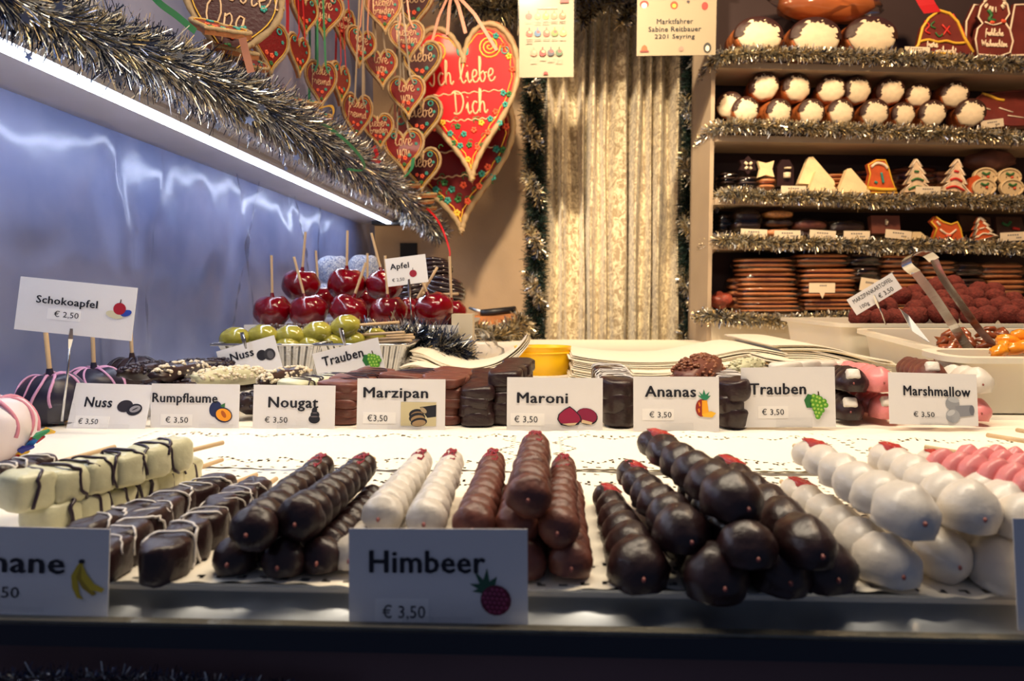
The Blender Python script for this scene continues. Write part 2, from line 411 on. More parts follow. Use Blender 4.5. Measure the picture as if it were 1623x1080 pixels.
gp = [(-60, -60, .50), (50, 18, .61), (200, 74, .767), (300, 117, .92), (420, 174, 1.15), (520, 232, 1.45), (600, 285, 1.95), (650, 325, 2.3), (700, 372, 2.62)]
gpts = [P(*g) for g in gp]
garland('thick_tinsel_garland', 'thick silver tinsel garland running along the edge of the heart shelf', gpts, [.020, .022, .028, .033, .038, .042, .044, .042, .030], 42000, .6, 1.15, .0010, [TIN_S, TIN_G, TIN_D], [.30, .16, .54], seg=2, axial=.7)
def star_geo(r, t=.0006):
    o = [(r*(1 if k % 2 == 0 else .45)*math.sin(k*PI/5), r*(1 if k % 2 == 0 else .45)*math.cos(k*PI/5)) for k in range(10)]
    return prism(o, 0, t)
sm_ = MB().add(star_geo(1, .05), 0, False).mesh('foil_star', STARM)
for k, (px, py, Y, rpx) in enumerate([(40, 28, .60, 12), (95, 10, .62, 11), (45, 90, .57, 10), (105, 62, .66, 11), (188, 125, .72, 10), (308, 125, .86, 10), (285, 88, .84, 8), (395, 190, 1.05, 10), (345, 200, .98, 8), (415, 172, 1.08, 8), (453, 267, 1.17, 5), (470, 250, 1.25, 7), (595, 255, 1.9, 6)]):
    o = obj('foil_star', sm_, None, P(px, py, Y-.045), (R(random.uniform(-30, 30)), R(random.uniform(0, 70)), R(random.uniform(-35, 35))), (rpx*Y/F_PX,)*3)
    tag(o, 'small silver foil star dangling from the thick tinsel garland', 'star', 'foil stars in the thick garland')

# ================================================================== LOWER LEFT TINSEL (foot of the counter)
garland('low_tinsel_garland', 'blue-silver tinsel draped below the counter rail at the bottom left', [G(-50, 1085, -.035), G(60, 1078, -.032), G(250, 1082, -.034), G(420, 1090, -.036), G(560, 1100, -.038)], [.004, .005, .005, .004, .002], 2600, .5, 1.2, .0004, [TIN_S, TIN_D], [.3, .7])

# ================================================================== CURTAIN GARLANDS
YC = BY-.16
def fir(name, label, p0, p1, r, n):
    pts = [p0.lerp(p1, k/5)+Vector((random.uniform(-.008, .008), 0, 0)) for k in range(6)]
    garland(name, label, pts, [r]*6, n, .7, 1.1, .0022, [NEEDLE, mat('fir_needles_green', (16, 48, 36), .6)], [.7, .3], seg=1)
fir('fir_garland', 'dark artificial fir garland hanging left of the curtain', P(845, -30, YC), P(849, 560, YC), .034, 9000)
fir('fir_garland', 'dark artificial fir garland hanging right of the curtain', P(1098, 60, YC), P(1094, 575, YC), .034, 9000)
fir('fir_garland', 'dark artificial fir garland across the top of the curtain', P(740, -14, YC), P(1140, -14, YC), .045, 9000)
def spiral(px0, py0, px1, py1, amp, turns, Y, n=60):
    return [P(px0+(px1-px0)*k/n+amp*math.sin(2*PI*turns*k/n), py0+(py1-py0)*k/n, Y-.045*math.cos(2*PI*turns*k/n)) for k in range(n+1)]
TS = [TIN_S, TIN_G, TIN_D]
garland('silver_tinsel_garland', 'silver tinsel wound around the fir garland left of the curtain', spiral(842, 130, 850, 545, 8, 5, YC-.02), [.022]*2, 5000, .6, 1.2, .003, TS, [.4, .4, .2], seg=1)
garland('silver_tinsel_garland', 'silver tinsel wound around the fir garland right of the curtain', spiral(1098, 90, 1092, 560, 10, 5, YC-.02), [.022]*2, 5000, .6, 1.2, .003, TS, [.4, .4, .2], seg=1)
garland('silver_tinsel_garland', 'silver tinsel swag above the large heart and poster', [P(700, -10, YC-.1), P(745, 2, YC-.1), P(790, 16, YC-.1), P(830, 6, YC-.1), P(870, -16, YC-.1)], [.045, .05, .04], 3500, .6, 1.2, .003, TS, [.35, .35, .3], seg=1)
garland('silver_tinsel_garland', 'silver tinsel swag looping over the top of the curtain', [P(905, -6, YC-.05), P(935, 12, YC-.05), P(920, 34, YC-.05), P(960, 5, YC-.06), P(1000, 12, YC-.05), P(985, 40, YC-.05), P(1005, 8, YC-.05), P(1080, -4, YC-.05)], [.022]*2, 3600, .6, 1.2, .003, TS, [.4, .4, .2], seg=1)
# ================================================================== GINGERBREAD HEARTS
GB = mat('gingerbread_brown', (150, 92, 52), .7, bump=.4, bscale=80, var=.15)
REDG = mat('red_icing', (112, 8, 16), .4, coat=.15, spec=.3, bump=.3, bscale=25, var=.12, vscale=15)
REDB = mat('bright_red_icing', (196, 4, 22), .5, coat=.08, spec=.2, bump=.35, bscale=14, var=.1, vscale=10)
REDD = mat('dark_brown_red_icing', (60, 14, 18), .4, coat=.15, spec=.3, bump=.3, bscale=25)
FROST = mat('cream_frosting', (168, 142, 106), .6, bump=.5, bscale=200, var=.12)
LETTER = mat('white_icing_script', (226, 190, 150), .5)
YEL = mat('yellow_icing', (236, 186, 60), .45)
TURQ = mat('turquoise_icing', (52, 150, 140), .4)
ORANGE = mat('orange_sugar_flower', (232, 92, 60), .5)
GREENI = mat('green_icing', (50, 112, 60), .5)
def heart_out(n, w_, h_):
    o = []
    for k in range(n):
        t = 2*PI*k/n; x = 16*math.sin(t)**3; z = 13*math.cos(t)-5*math.cos(2*t)-2*math.cos(3*t)-math.cos(4*t)
        o.append((x/32*w_, z/29.*h_+.02*h_))
    return o
# script letters as strokes on a 1-high x-height grid; (width, strokes)
SG = {
 'l': (.55, [[(.0, .3), (.25, 1.0), (.38, 1.7), (.25, 2.1), (.1, 1.7), (.12, .5), (.3, 0), (.55, .25)]]),
 'i': (.45, [[(0, .4), (.15, .95), (.15, .3), (.28, 0), (.45, .25)], [(.15, 1.35), (.19, 1.42)]]),
 'e': (.65, [[(.0, .35), (.4, .55), (.45, .9), (.25, 1.0), (.08, .6), (.18, .05), (.45, .05), (.65, .35)]]),
 'b': (.7, [[(0, .5), (.2, 1.6), (.12, 2.1), (.05, 1.2), (.08, .2), (.3, 0), (.5, .4), (.35, .85), (.1, .6)], [(.45, .7), (.7, .75)]]),
 'D': (1.15, [[(.3, 1.9), (.3, .1)], [(0, 1.7), (.3, 1.95), (.8, 1.7), (.95, 1.0), (.7, .25), (.3, .05), (.1, .2)]]),
 'c': (.6, [[(.5, .85), (.3, 1.0), (.08, .6), (.18, .05), (.4, .03), (.6, .3)]]),
 'h': (.75, [[(0, .3), (.25, 1.5), (.2, 2.05), (.1, 1.4), (.1, 0), (.12, .6), (.35, .95), (.48, .7), (.48, .15), (.6, 0), (.75, .25)]]),
 'n': (.75, [[(.05, .95), (.1, 0), (.12, .6), (.35, .95), (.48, .7), (.48, .15), (.6, 0), (.75, .25)]]),
 'o': (.65, [[(.3, 1.0), (.08, .6), (.15, .08), (.4, .05), (.5, .6), (.3, 1.0), (.65, .85)]]),
 'v': (.6, [[(0, .9), (.2, .05), (.42, .95), (.6, .85)]]),
 'y': (.6, [[(.05, .95), (.1, .3), (.3, .1), (.45, .95)], [(.45, .95), (.4, -.4), (.2, -.8), (.05, -.5), (.6, .3)]]),
 'u': (.65, [[(.05, .95), (.08, .2), (.25, .02), (.42, .95), (.45, .15), (.65, .2)]]),
 'a': (.7, [[(.5, .85), (.25, .98), (.06, .5), (.2, .02), (.45, .5), (.5, .95), (.5, .15), (.7, .2)]]),
 'p': (.7, [[(.1, .95), (.08, -.8)], [(.1, .7), (.35, 1.0), (.52, .6), (.35, .05), (.1, .2)]]),
 'O': (1.05, [[(.5, 1.9), (.1, 1.2), (.2, .2), (.65, .05), (.9, .9), (.7, 1.8), (.4, 1.85), (.35, 1.5)]]),
 't': (.5, [[(.2, 1.6), (.15, .2), (.3, 0), (.5, .25)], [(0, 1.05), (.42, 1.1)]]),
 's': (.55, [[(.0, .2), (.3, 1.0), (.42, .4), (.25, 0), (.05, .15)]]),
 'r': (.6, [[(0, .3), (.2, 1.0), (.3, .8), (.45, .8), (.4, .2), (.6, .15)]]),
 'L': (.9, [[(.5, 1.8), (.3, 1.95), (.25, 1.0), (.1, .1), (.4, .05), (.9, .15)]]),
 'I': (.7, [[(.1, 1.6), (.4, 1.95), (.4, .3), (.2, 0), (.0, .3)]]),
 'm': (1.0, [[(.05, .95), (.1, 0), (.12, .6), (.3, .95), (.4, .7), (.4, .05), (.45, .6), (.62, .95), (.74, .7), (.74, .1), (1.0, .2)]]),
 'f': (.5, [[(.1, -.6), (.2, 1.7), (.4, 2.0), (.5, 1.7)], [(0, .9), (.45, .95)]]),
 'g': (.65, [[(.5, .85), (.25, .98), (.06, .5), (.2, .05), (.45, .5), (.5, .95), (.48, -.5), (.25, -.8), (.05, -.5), (.65, .2)]]),
 'd': (.7, [[(.5, .7), (.25, .98), (.06, .5), (.2, .02), (.45, .4), (.52, 2.0), (.5, .15), (.7, .2)]]),
 'w': (.9, [[(0, .9), (.15, .1), (.38, .9), (.5, .1), (.75, .95), (.9, .85)]]),
 'k': (.65, [[(.1, 2.0), (.1, 0)], [(.45, .95), (.12, .5), (.5, .05), (.65, .2)]]),
 'W': (1.3, [[(0, 1.9), (.25, .1), (.55, 1.5), (.8, .1), (1.2, 1.9)]]),
 'F': (.8, [[(.25, 1.9), (.2, 0)], [(0, 1.75), (.3, 1.95), (.8, 1.85)], [(.2, 1.0), (.6, 1.05)]]),
 'M': (1.2, [[(0, 0), (.25, 1.9), (.5, .5), (.8, 1.9), (1.0, .1), (1.2, .2)]]),
 'H': (1.0, [[(.15, 1.9), (.1, 0)], [(.75, 1.9), (.7, .1), (1.0, .2)], [(.1, 1.0), (.75, 1.0)]]),
 'U': (1.0, [[(.1, 1.9), (.1, .3), (.4, 0), (.7, .4), (.8, 1.9), (.8, .1), (1.0, .2)]]),
 ' ': (.5, []),
}
def script(m, s, cx, z, xh, y, r, mi=0, n=5, k=3):
    tw = sum(SG[c][0] for c in s)*xh; x = cx-tw/2
    for c in s:
        wd, st = SG[c]
        for q in st:
            pts = smooth([Vector((x+a*xh, y, z+b*xh)) for a, b in q], k)
            m.add(tube(pts, r, n), mi)
        x += wd*xh
def spiral2(cx, cz, r, turns, y, n=26, hand=1):
    return [(cx+hand*r*(k/n)*math.cos(2*PI*turns*k/n), y, cz+r*(k/n)*math.sin(2*PI*turns*k/n)) for k in range(1, n+1)]
def flower(m, x, z, r, y, mi):
    for k in range(5): m.add(ell(r*.45, r*.3, r*.45, (x+r*.55*math.cos(2*PI*k/5), y, z+r*.55*math.sin(2*PI*k/5)), 6, 4), mi)
def ringt(m, x, z, r, y, t, mi): m.add(tube([(x+r*math.cos(2*PI*k/10), y, z+r*math.sin(2*PI*k/10)) for k in range(11)], t, 5, False), mi)
def heart_parts(w_, h_, th, red, lines, big=False, seed=0):
    rnd = random.Random(seed); res = []
    o1 = heart_out(48, w_, h_)
    m = MB(); m.add(prism(o1, 0, th), 0, False); res.append(('gingerbread', m.mesh('gingerbread', GB)))
    m = MB(); oi = heart_out(48, w_*.88, h_*.88); m.add(prism(oi, -.0025, .001), 0, False); res.append(('icing', m.mesh('icing', red)))
    n = 120 if big else 56; ob = heart_out(n, w_*.95, h_*.95); rb = w_*(.024 if big else .034)
    m = MB(); pts = [Vector((x, 0, z)) for x, z in ob]; pts.append(pts[0].copy())
    m.add(tube(pts, [rb*(1+.22*math.sin(k*2.1)) for k in range(len(pts))], 7, False), 0)
    if not big:
        for k in range(0, n, 2): x, z = ob[k]; m.add(ell(rb*.8, rb*.9, rb*.8, (x*1.03, -.001, z*1.03), 6, 4), 0)
    res.append(('frosting_border', m.mesh('frosting_border', FROST)))
    m = MB(); oy = heart_out(90 if big else 50, w_*.83, h_*.83); y = -.0035
    pts = [Vector((x*(1+(.02*math.sin(k*1.9) if big else 0)), y, z*(1+(.02*math.sin(k*1.9) if big else 0)))) for k, (x, z) in enumerate(oy)]; pts.append(pts[0].copy())
    m.add(tube(pts, w_*(.005 if big else .007), 4, False), 0)
    if big:
        for s in (-1, 1): m.add(tube(spiral2(s*w_*.235, h_*.27, w_*.1, 3, y, 40, s), w_*.008, 5), 0)
    res.append(('yellow_piping', m.mesh('yellow_piping', YEL)))
    m = MB()
    for s, z, xh, cx in lines: script(m, s, cx*w_, z*h_, xh*w_, y, w_*(.0085 if big else .010), 0, 4, 3 if big else 2)
    if big:
        for zz, x0, x1 in ((-.0, -.3, .33), (-.165, -.2, .25)):
            m.add(tube([(w_*(x0+(x1-x0)*k/30), y, h_*(zz+.006*math.sin(k*1.5))) for k in range(31)], w_*.006, 4), 0)
    if m.v: res.append(('script_lettering', m.mesh('script_lettering', LETTER)))
    m = MB()
    if big:
        for s in (-1, 1): m.add(ell(w_*.02, .002, w_*.045, (s*w_*.035, y, h_*.26), 8, 5), 0)
        for k in range(16):
            x = rnd.uniform(-.26, .26); z = -.15-rnd.random()*.2
            m.add(tube([(x*w_+w_*.02*math.cos(t), y, z*h_+w_*.02*math.sin(t)) for t in (0, 1, 2, 3, 4)], w_*.004, 4), 4)
    else:
        for s in (-1, 1): ringt(m, s*w_*.22, h_*.27, w_*.055, y, w_*.016, 0)
        flower(m, w_*.02, -h_*.2, w_*.06, y, 1); flower(m, -w_*.11, -h_*.17, w_*.05, y, 1); flower(m, w_*.13, -h_*.14, w_*.05, y, 0); flower(m, 0, -h_*.33, w_*.05, y, 4); flower(m, w_*.3, h_*.1, w_*.04, y, 0)
    res.append(('icing_scrolls' if big else 'sugar_decoration', m.mesh('sugar_decoration', [TURQ, ORANGE, YEL, GREENI, GREENI])))
    return res
HT = {
 'love': heart_parts(1, 1.12, .09, REDG, [('love', .06, .17, 0), ('you', -.16, .17, 0)]),
 'liebe': heart_parts(1, 1.12, .09, REDD, [('liebe', .0, .19, 0)]),
 'lieber': heart_parts(1, 1.12, .09, REDG, [('lieber', .07, .15, 0), ('bruder', -.12, .14, 0)]),
 'mein': heart_parts(1, 1.25, .09, REDG, [('meine', .1, .15, 0), ('liebste', -.1, .15, 0)]),
 'opa': heart_parts(1, 1.12, .08, REDD, [('liebster', .1, .17, .05), ('Opa', -.17, .17, -.05)]),
 'plain': heart_parts(1, 1.1, .1, REDG, []),
 'long': heart_parts(1, 1.5, .1, REDG, [('bester', .14, .15, 0), ('freund', -.06, .15, 0)]),
}
# unit hearts: their y depth is in unit sizes too, so thin pieces are fixed by scaling y separately
RIB = {'pink': mat('pink_ribbon', (206, 140, 116), .5), 'green': mat('green_ribbon', (40, 120, 80), .4), 'red': mat('red_ribbon', (190, 26, 34), .4), 'gold': mat('gold_ribbon', (214, 160, 60), .35), 'white': mat('white_ribbon', (140, 124, 106), .5)}
def heart(kind, label, px, py, Y, wpx, yaw=0, tilt=0, roll=0, ribcol=None, riblen=.25, group=None, X=None):
    s = wpx*Y/F_PX
    t = thing('gingerbread_heart', label, 'gingerbread heart', P(px, py, Y), (R(tilt), R(roll), R(yaw)), group)
    for nme, me in HT[kind]:
        if nme in ('gingerbread', 'frosting_border'): obj(nme, me, t, None, None, (s, s, s))
        elif nme == 'icing': ic_ = obj(nme, me, t, (0, -.010*s, 0), None, (s, s, s))
        else:
            o = obj(nme, me, ic_, (0, -.010, 0))
            if nme == 'sugar_decoration': o['kind'] = 'stuff'
    if ribcol:
        m = MB(); L = riblen
        for q in (-1, 1): m.add(ribbon([(q*s*.2, -.006, s*.26), (q*s*.12, -.008, s*.48), (q*.004, .0, s*.5+L)], .0045, (1, 0, 0)), 0, False)
        m.build('ribbon', RIB[ribcol], t)
    return t
BIGSPOTS = [(.30, .33), (.36, .27), (.40, .2), (.42, .12), (.33, -.02), (.38, -.03), (.34, -.09), (.25, -.13), (-.22, -.17), (-.3, -.2), (-.16, -.24), (-.09, -.2), (-.04, -.25), (.05, -.23), (.12, -.19), (.17, -.25), (.2, -.17), (.0, -.32), (-.08, -.32), (.07, -.34), (-.02, -.41), (-.28, -.13), (.28, -.2), (-.14, -.3)]
FLM = []
for mt_ in (TURQ, ORANGE, YEL, GREENI):
    m = MB(); flower(m, 0, 0, 1, 0, 0); FLM.append(m.mesh('sugar_flower', mt_))
m = MB(); ringt(m, 0, 0, 1, 0, .24, 0); RNGM = m.mesh('icing_ring', TURQ)
# --- the two very large hearts
def big_heart(label, px, py, Y, wpx, hpx, ribbons, lines, yaw=0, red=REDB, roll=0):
    w_ = wpx*Y/F_PX; h_ = hpx*Y/F_PX
    t = thing('large_gingerbread_heart', label, 'gingerbread heart', P(px, py, Y), (0, R(roll), R(yaw)))
    for nme, me in heart_parts(w_, h_, .016, red, lines, True, 3):
        if nme == 'icing': ic_ = obj(nme, me, t)
        elif nme in ('gingerbread', 'frosting_border'): obj(nme, me, t)
        else:
            o = obj(nme, me, ic_)
            if nme == 'icing_scrolls': o['kind'] = 'stuff'
    for k, (x, z) in enumerate(BIGSPOTS): obj('sugar_flower', FLM[(0, 1, 2, 1, 0, 3)[k % 6]], ic_, (x*w_, -.005, z*h_), (0, k, 0), (w_*.030,)*3)
    for s in (-1, 1): obj('icing_ring', RNGM, ic_, (s*w_*.37, -.004, h_*.24), None, (w_*.03,)*3)
    if ribbons:
        m = MB()
        for x0, z0, x1 in ((-.3, .24, -.07), (-.12, .36, -.05), (.04, .36, -.05), (.3, .24, -.04)):
            m.add(ribbon([(x0*w_, -.008, z0*h_), ((x0+x1)/2*w_, -.010, (z0+.62)/2*h_+.02), (x1*w_, -.004, .62*h_)], .012, (.9, 0, .3)), 0, False)
        m.build('ribbon', RIB['pink'], t)
    return t
big_heart('bright red large gingerbread heart with pale script, hanging in front of its twin', 738, 148, 2.40, 178, 250, True, [('Ich liebe', .06, .105, -.02), ('Dich', -.13, .105, .03)], yaw=0, roll=-4)
big_heart('large red gingerbread heart half hidden behind the bright one, lower on the wall', 718, 240, 2.56, 206, 235, False, [], red=REDG, roll=-6)
# --- strings of small hearts: (kind, px, py, Y, w, yaw, tilt, roll, ribbon, label)
HH = [
 ('opa', 368, 20, 1.06, 150, 22, 0, 8, 'gold', 'largest dark heart with gold cord at the top left, reading to a grandfather'),
 ('love', 513, 20, 1.75, 66, 30, 0, 0, 'pink', 'narrow heart near the top, right of the bare red ribbon'),
 ('lieber', 608, 15, 1.95, 60, 12, 0, -4, None, 'red heart cut by the top edge, above the dense heart strings'),
 ('liebe', 655, 5, 2.35, 66, -6, 0, 0, None, 'dark heart cut by the top edge beside the large bright heart'),
 ('love', 572, 72, 1.9, 56, 48, 0, 6, 'pink', 'red heart turned sideways, topmost of the middle string'),
 ('lieber', 645, 62, 2.1, 58, 8, 0, -5, 'pink', 'small heart with white border over the upper left of the large bright heart'),
 ('love', 604, 105, 1.98, 56, 30, 0, -4, 'white', 'half turned heart right below the topmost of the middle string'),
 ('liebe', 668, 98, 2.32, 66, -4, 0, 0, None, 'dark heart touching the left rim of the bright large heart, upper one'),
 ('love', 645, 150, 2.1, 60, 6, 0, -4, 'white', 'red heart of the right string reading love you, upper of two'),
 ('liebe', 668, 186, 2.32, 68, -4, 0, 0, None, 'dark heart touching the left rim of the bright large heart, middle one'),
 ('love', 640, 236, 2.12, 66, 6, 0, -2, 'white', 'red heart of the right string reading love you, lower of two'),
 ('liebe', 668, 265, 2.32, 64, -4, 0, 0, None, 'dark heart touching the left rim of the bright large heart, lowest one'),
 ('long', 509, 130, 1.7, 52, 30, 0, 0, 'green', 'long narrow heart on green ribbons above the tinsel garland'),
 ('long', 566, 182, 1.85, 52, 34, 0, 3, 'white', 'long pale-edged heart hanging lowest on the middle string'),
 ('lieber', 600, 205, 2.0, 52, 24, 0, -6, None, 'red heart tucked right behind the lowest long heart'),
 ('plain', 474, 85, 1.55, 60, 74, 0, 0, 'red', 'plain heart seen nearly edge on, left one of two'),
 ('plain', 540, 130, 1.8, 60, 76, 0, 0, 'red', 'plain heart seen nearly edge on, right one of two'),
 ('plain', 428, 70, 1.22, 80, 62, 0, 0, None, 'big plain heart seen edge on behind the dark grandfather heart'),
 ('plain', 484, 20, 1.6, 60, 66, 0, 0, None, 'plain edge-on heart cut by the top edge, left of the narrow heart'),
 ('mein', 545, 40, 1.9, 52, 60, 0, 0, 'red', 'dark turned heart hanging behind the middle string'),
]
for k, px, py, Y, wpx, yaw, tilt, roll, rc, lb in HH: heart(k, lb, px, py, Y, wpx, yaw, tilt, roll, rc, .3)
# --- hearts lying in heaps along the shelf, seen on edge over the garland
HP = [(345, 42, 1.0, 95, -68, 10, 12), (362, 75, 1.05, 85, -74, 5, 14), (395, 98, 1.1, 60, -60, 20, 20), (477, 160, 1.38, 60, -74, 8, 8), (500, 182, 1.42, 50, -70, 0, 10), (522, 200, 1.55, 50, -76, 0, 6), (534, 216, 1.6, 50, -72, 5, 12), (545, 228, 1.7, 46, -78, 0, 8), (562, 232, 1.75, 50, -70, 12, 10), (575, 246, 1.8, 46, -76, 0, 6), (590, 258, 1.9, 46, -74, 5, 10), (604, 268, 2.0, 46, -76, 0, 5), (618, 280, 2.1, 46, -72, 0, 8), (664, 308, 2.3, 54, -80, 0, 0), (662, 317, 2.3, 50, -76, 0, 2), (668, 328, 2.34, 46, -80, 0, 3), (548, 243, 1.65, 50, -78, 0, 10), (576, 262, 1.78, 50, -80, 0, 12), (640, 290, 2.2, 50, -76, 0, 8), (634, 304, 2.2, 50, -80, 4, 8)]
for k, (px, py, Y, wpx, tl, yaw, rl) in enumerate(HP):
    lb = {0: 'largest lying heart right below the dark grandfather heart', 1: 'lying heart under the largest lying one at the upper left', 2: 'small lying heart with the pink ribbon hanging beside it', 3: 'lying heart at the upper end of the heap, left of the gold ribbon', 13: 'topmost of three flat lying hearts at the far end of the garland', 14: 'middle of three flat lying hearts at the far end of the garland', 15: 'lowest of three flat lying hearts at the far end of the garland'}.get(k)
    heart('plain', lb or 'gingerbread heart lying in the heap behind the thick tinsel garland', px, py, Y, wpx, yaw, tl, rl, None, group='gingerbread hearts heaped on the shelf')
def rib(label, pts, wd, ma, cat='ribbon', axis=(.7, 0, .7)):
    return tag(MB().add(ribbon(smooth([P(*p) for p in pts], 5), wd, axis), 0, False).build('curling_ribbon', ma), label, cat)
rib('green ribbon arching over the hearts heap and garland', [(490, 185, 1.3), (525, 205, 1.32), (555, 230, 1.36), (575, 255, 1.4), (575, 270, 1.42), (550, 268, 1.4)], .006, RIB['green'])
rib('green ribbon lying across the garland near the top left', [(215, -40, .8), (250, 2, .82), (280, 25, .84), (310, 50, .86)], .008, RIB['green'], axis=(.5, 0, .8))
rib('pink ribbon hanging over the garland below the dark grandfather heart', [(384, 60, .95), (390, 85, .96), (398, 115, .97)], .010, RIB['pink'], axis=(1, 0, .2))
rib('red ribbon curl dangling from the far end of the garland', [(676, 330, 2.3), (690, 344, 2.25), (702, 365, 2.2), (710, 388, 2.2), (713, 405, 2.2), (706, 425, 2.2)], .006, RIB['red'])
rib('red bow lying on the hearts heap at its middle', [(592, 232, 1.7), (598, 248, 1.7), (588, 252, 1.7), (602, 258, 1.7)], .010, RIB['red'])
rib('green ribbon curl beside the lowest love you heart', [(655, 250, 2.0), (652, 268, 2.0), (640, 282, 2.0)], .010, RIB['green'], axis=(1, 0, .3))
rib('gold ribbon curl on the heap of hearts', [(505, 172, 1.3), (525, 168, 1.3), (528, 182, 1.3), (515, 190, 1.3)], .005, RIB['gold'])
for k, (px, a, b, Y, rc) in enumerate([(490, -10, 160, 1.8, 'green'), (500, -10, 150, 1.8, 'green'), (455, -10, 62, 1.3, 'red'), (532, -10, 100, 1.95, 'red'), (576, 100, 175, 1.9, 'white'), (625, -10, 250, 2.15, 'pink')]):
    rib('thin %s ribbon hanging straight down, %s from the left among the hearts' % (rc, ORD[k]), [(px, a, Y), (px+1, (a+b)/2, Y), (px, b, Y)], .006, RIB[rc], axis=(1, 0, 0))
# ================================================================== DOILIES AND TRAYS
LACE = mat('doily_paper', (252, 243, 224), .8, bump=.15, bscale=90)
BOARD = mat('silver_cake_board', (176, 174, 170), .35, metal=.9, bump=.3, bscale=30)
def doily(label, x0, x1, y0, y1, z, cell=.0022, seed=0, wave=.0012, tray=True):
    rnd = random.Random(seed); nx = int((x1-x0)/cell); ny = int((y1-y0)/cell); m = MB()
    m.v = []
    for j in range(ny+1):
        for i in range(nx+1):
            x = x0+(x1-x0)*i/nx; y = y0+(y1-y0)*j/ny
            e = min(i, nx-i, j, ny-j)*cell
            zz = z+.0008*math.sin(x*60+y*31)*(e < .03)+wave*math.exp(-e/.012)*mnoise.noise(Vector((x*22, y*22, seed)))+.0006*mnoise.noise(Vector((x*9, y*9, seed+5)))
            yy = y+(.0012*math.sin(x*2*PI/.018) if j == 0 else 0)-(.0012*math.sin(x*2*PI/.018) if j == ny else 0)
            m.v.append((x, yy, zz))
    for j in range(ny):
        for i in range(nx):
            e = min(i, nx-1-i, j, ny-1-j)
            band = e
            cut = False
            u = (i if e in (j, ny-1-j) else j)
            if 2 <= band <= 3 and u % 5 in (0, 1) and rnd.random() < .9: cut = True
            if 7 <= band <= 22:
                q = u % 24; cx = abs(q-12); d = abs(band-9-(12-cx)*.8)
                if d < 1.0 and u % 3 != 0: cut = True
                if band in (12, 13) and u % 4 == 0: cut = True
            if cut and rnd.random() < .85: continue
            a = j*(nx+1)+i; m.f.append((a, a+1, a+nx+2, a+nx+1)); m.m.append(0); m.s.append(True)
    o = m.build('paper_doily', LACE); tag(o, label, 'doily')
    return o
def tray(label, x0, x1, y0, y1, z):
    m = MB()
    m.add(box(x0, x1, y0, y1, z, z+.0015), 0, False)
    return tag(m.build('cake_board', BOARD), label, 'tray')
tray('silver cake board under the front row of skewers', -.285, .235, .356, .60, .0002)
doily('white lace-edged paper doily under the front skewers, nearest the rail', -.30, .24, .353, .585, .0035, seed=1)
doily('white paper doily on the counter, in front of the left small cards', -.42, .0, .595, .768, .0025, seed=2)
doily('white paper doily on the counter, in front of the middle small cards', -.01, .30, .60, .768, .0034, seed=3)
doily('white paper doily on the counter, in front of the right small cards', .27, .72, .595, .768, .0025, seed=4)

# ================================================================== SKEWERS
def berry_fn(x, y, z):            # dome with a flat foot and a little skirt
    if z < -.5: k = 1+.30*min(1, (-.5-z)/.25)*(1+.25*math.sin(5*math.atan2(y, x))); return (x*k, y*k*1.04, -.5-(-.5-z)*.16)
    return (x*(1-.12*max(0, z)), y*(1-.10*max(0, z)), z)
def block_fn(x, y, z):            # coated cube whose chocolate ran out a little at the foot
    k = 1+.20*max(0, -z-.35)**1.5*(1+.3*math.sin(7*math.atan2(y, x)))
    return (x*k, y*k*1.05, max(z, -.98))
def mk(name, mt, **k):
    return [MB().add(ell(1, 1, 1, seg=22, ring=14, jit=.10, sd=s, **k)).mesh(name, mt) for s in (0, 5.3, 9.1)]
BER = {}
for key, mt in (('dark', DARK), ('milk', MILK), ('white', WHITE), ('ivory', IVORY), ('pink', PINK)):
    BER[key, 'berry'] = mk('chocolate_fruit', mt, fn=berry_fn)
    BER[key, 'round'] = mk('chocolate_fruit', mt)
    BER[key, 'block'] = mk('chocolate_piece', mt, e1=.45, e2=.55, fn=block_fn)
    BER[key, 'disc'] = mk('chocolate_piece', mt, e1=.4, e2=1)
BER['milkr', 'block'] = mk('chocolate_piece', MILKR, e1=.42, e2=.5)
def raspberry_patch(m, r):
    rnd = random.Random(3)
    for k in range(60):
        a = rnd.uniform(0, 2*PI); q = r*math.sqrt(rnd.random()); m.add(ell(r*.17, r*.17, r*.13, (q*math.cos(a), q*math.sin(a)*.8, -.35*q*q/r), 6, 4), 0)
m = MB(); raspberry_patch(m, 1); RPATCH = m.mesh('raspberry_flesh', RASP)
SPATCH = MB().add(ell(1, 1, .35, seg=14, ring=8, jit=.5)).mesh('strawberry_flesh', STRAW)
NUB = MB().add(ell(1, 1, 1, seg=8, ring=6)).mesh('drip', mat('reddish_tip', (150, 84, 78), .5))
STK = MB().add(tube([(0, 0, 0), (1, 0, 0)], 1, 8)).mesh('stick', STICK)   # unit: scaled per use
def axes(F, B):
    u = (B-F); L = u.length; u.normalize(); y = Vector((0, 0, 1)).cross(u).normalized(); z = u.cross(y)
    M = Matrix((u, y, z)).transposed().to_4x4(); M.translation = F
    return M, L
def stick(t, x0, x1, r=.0019, z=0):
    return obj('stick', STK, t, (x0, 0, z), None, (x1-x0, r, r))
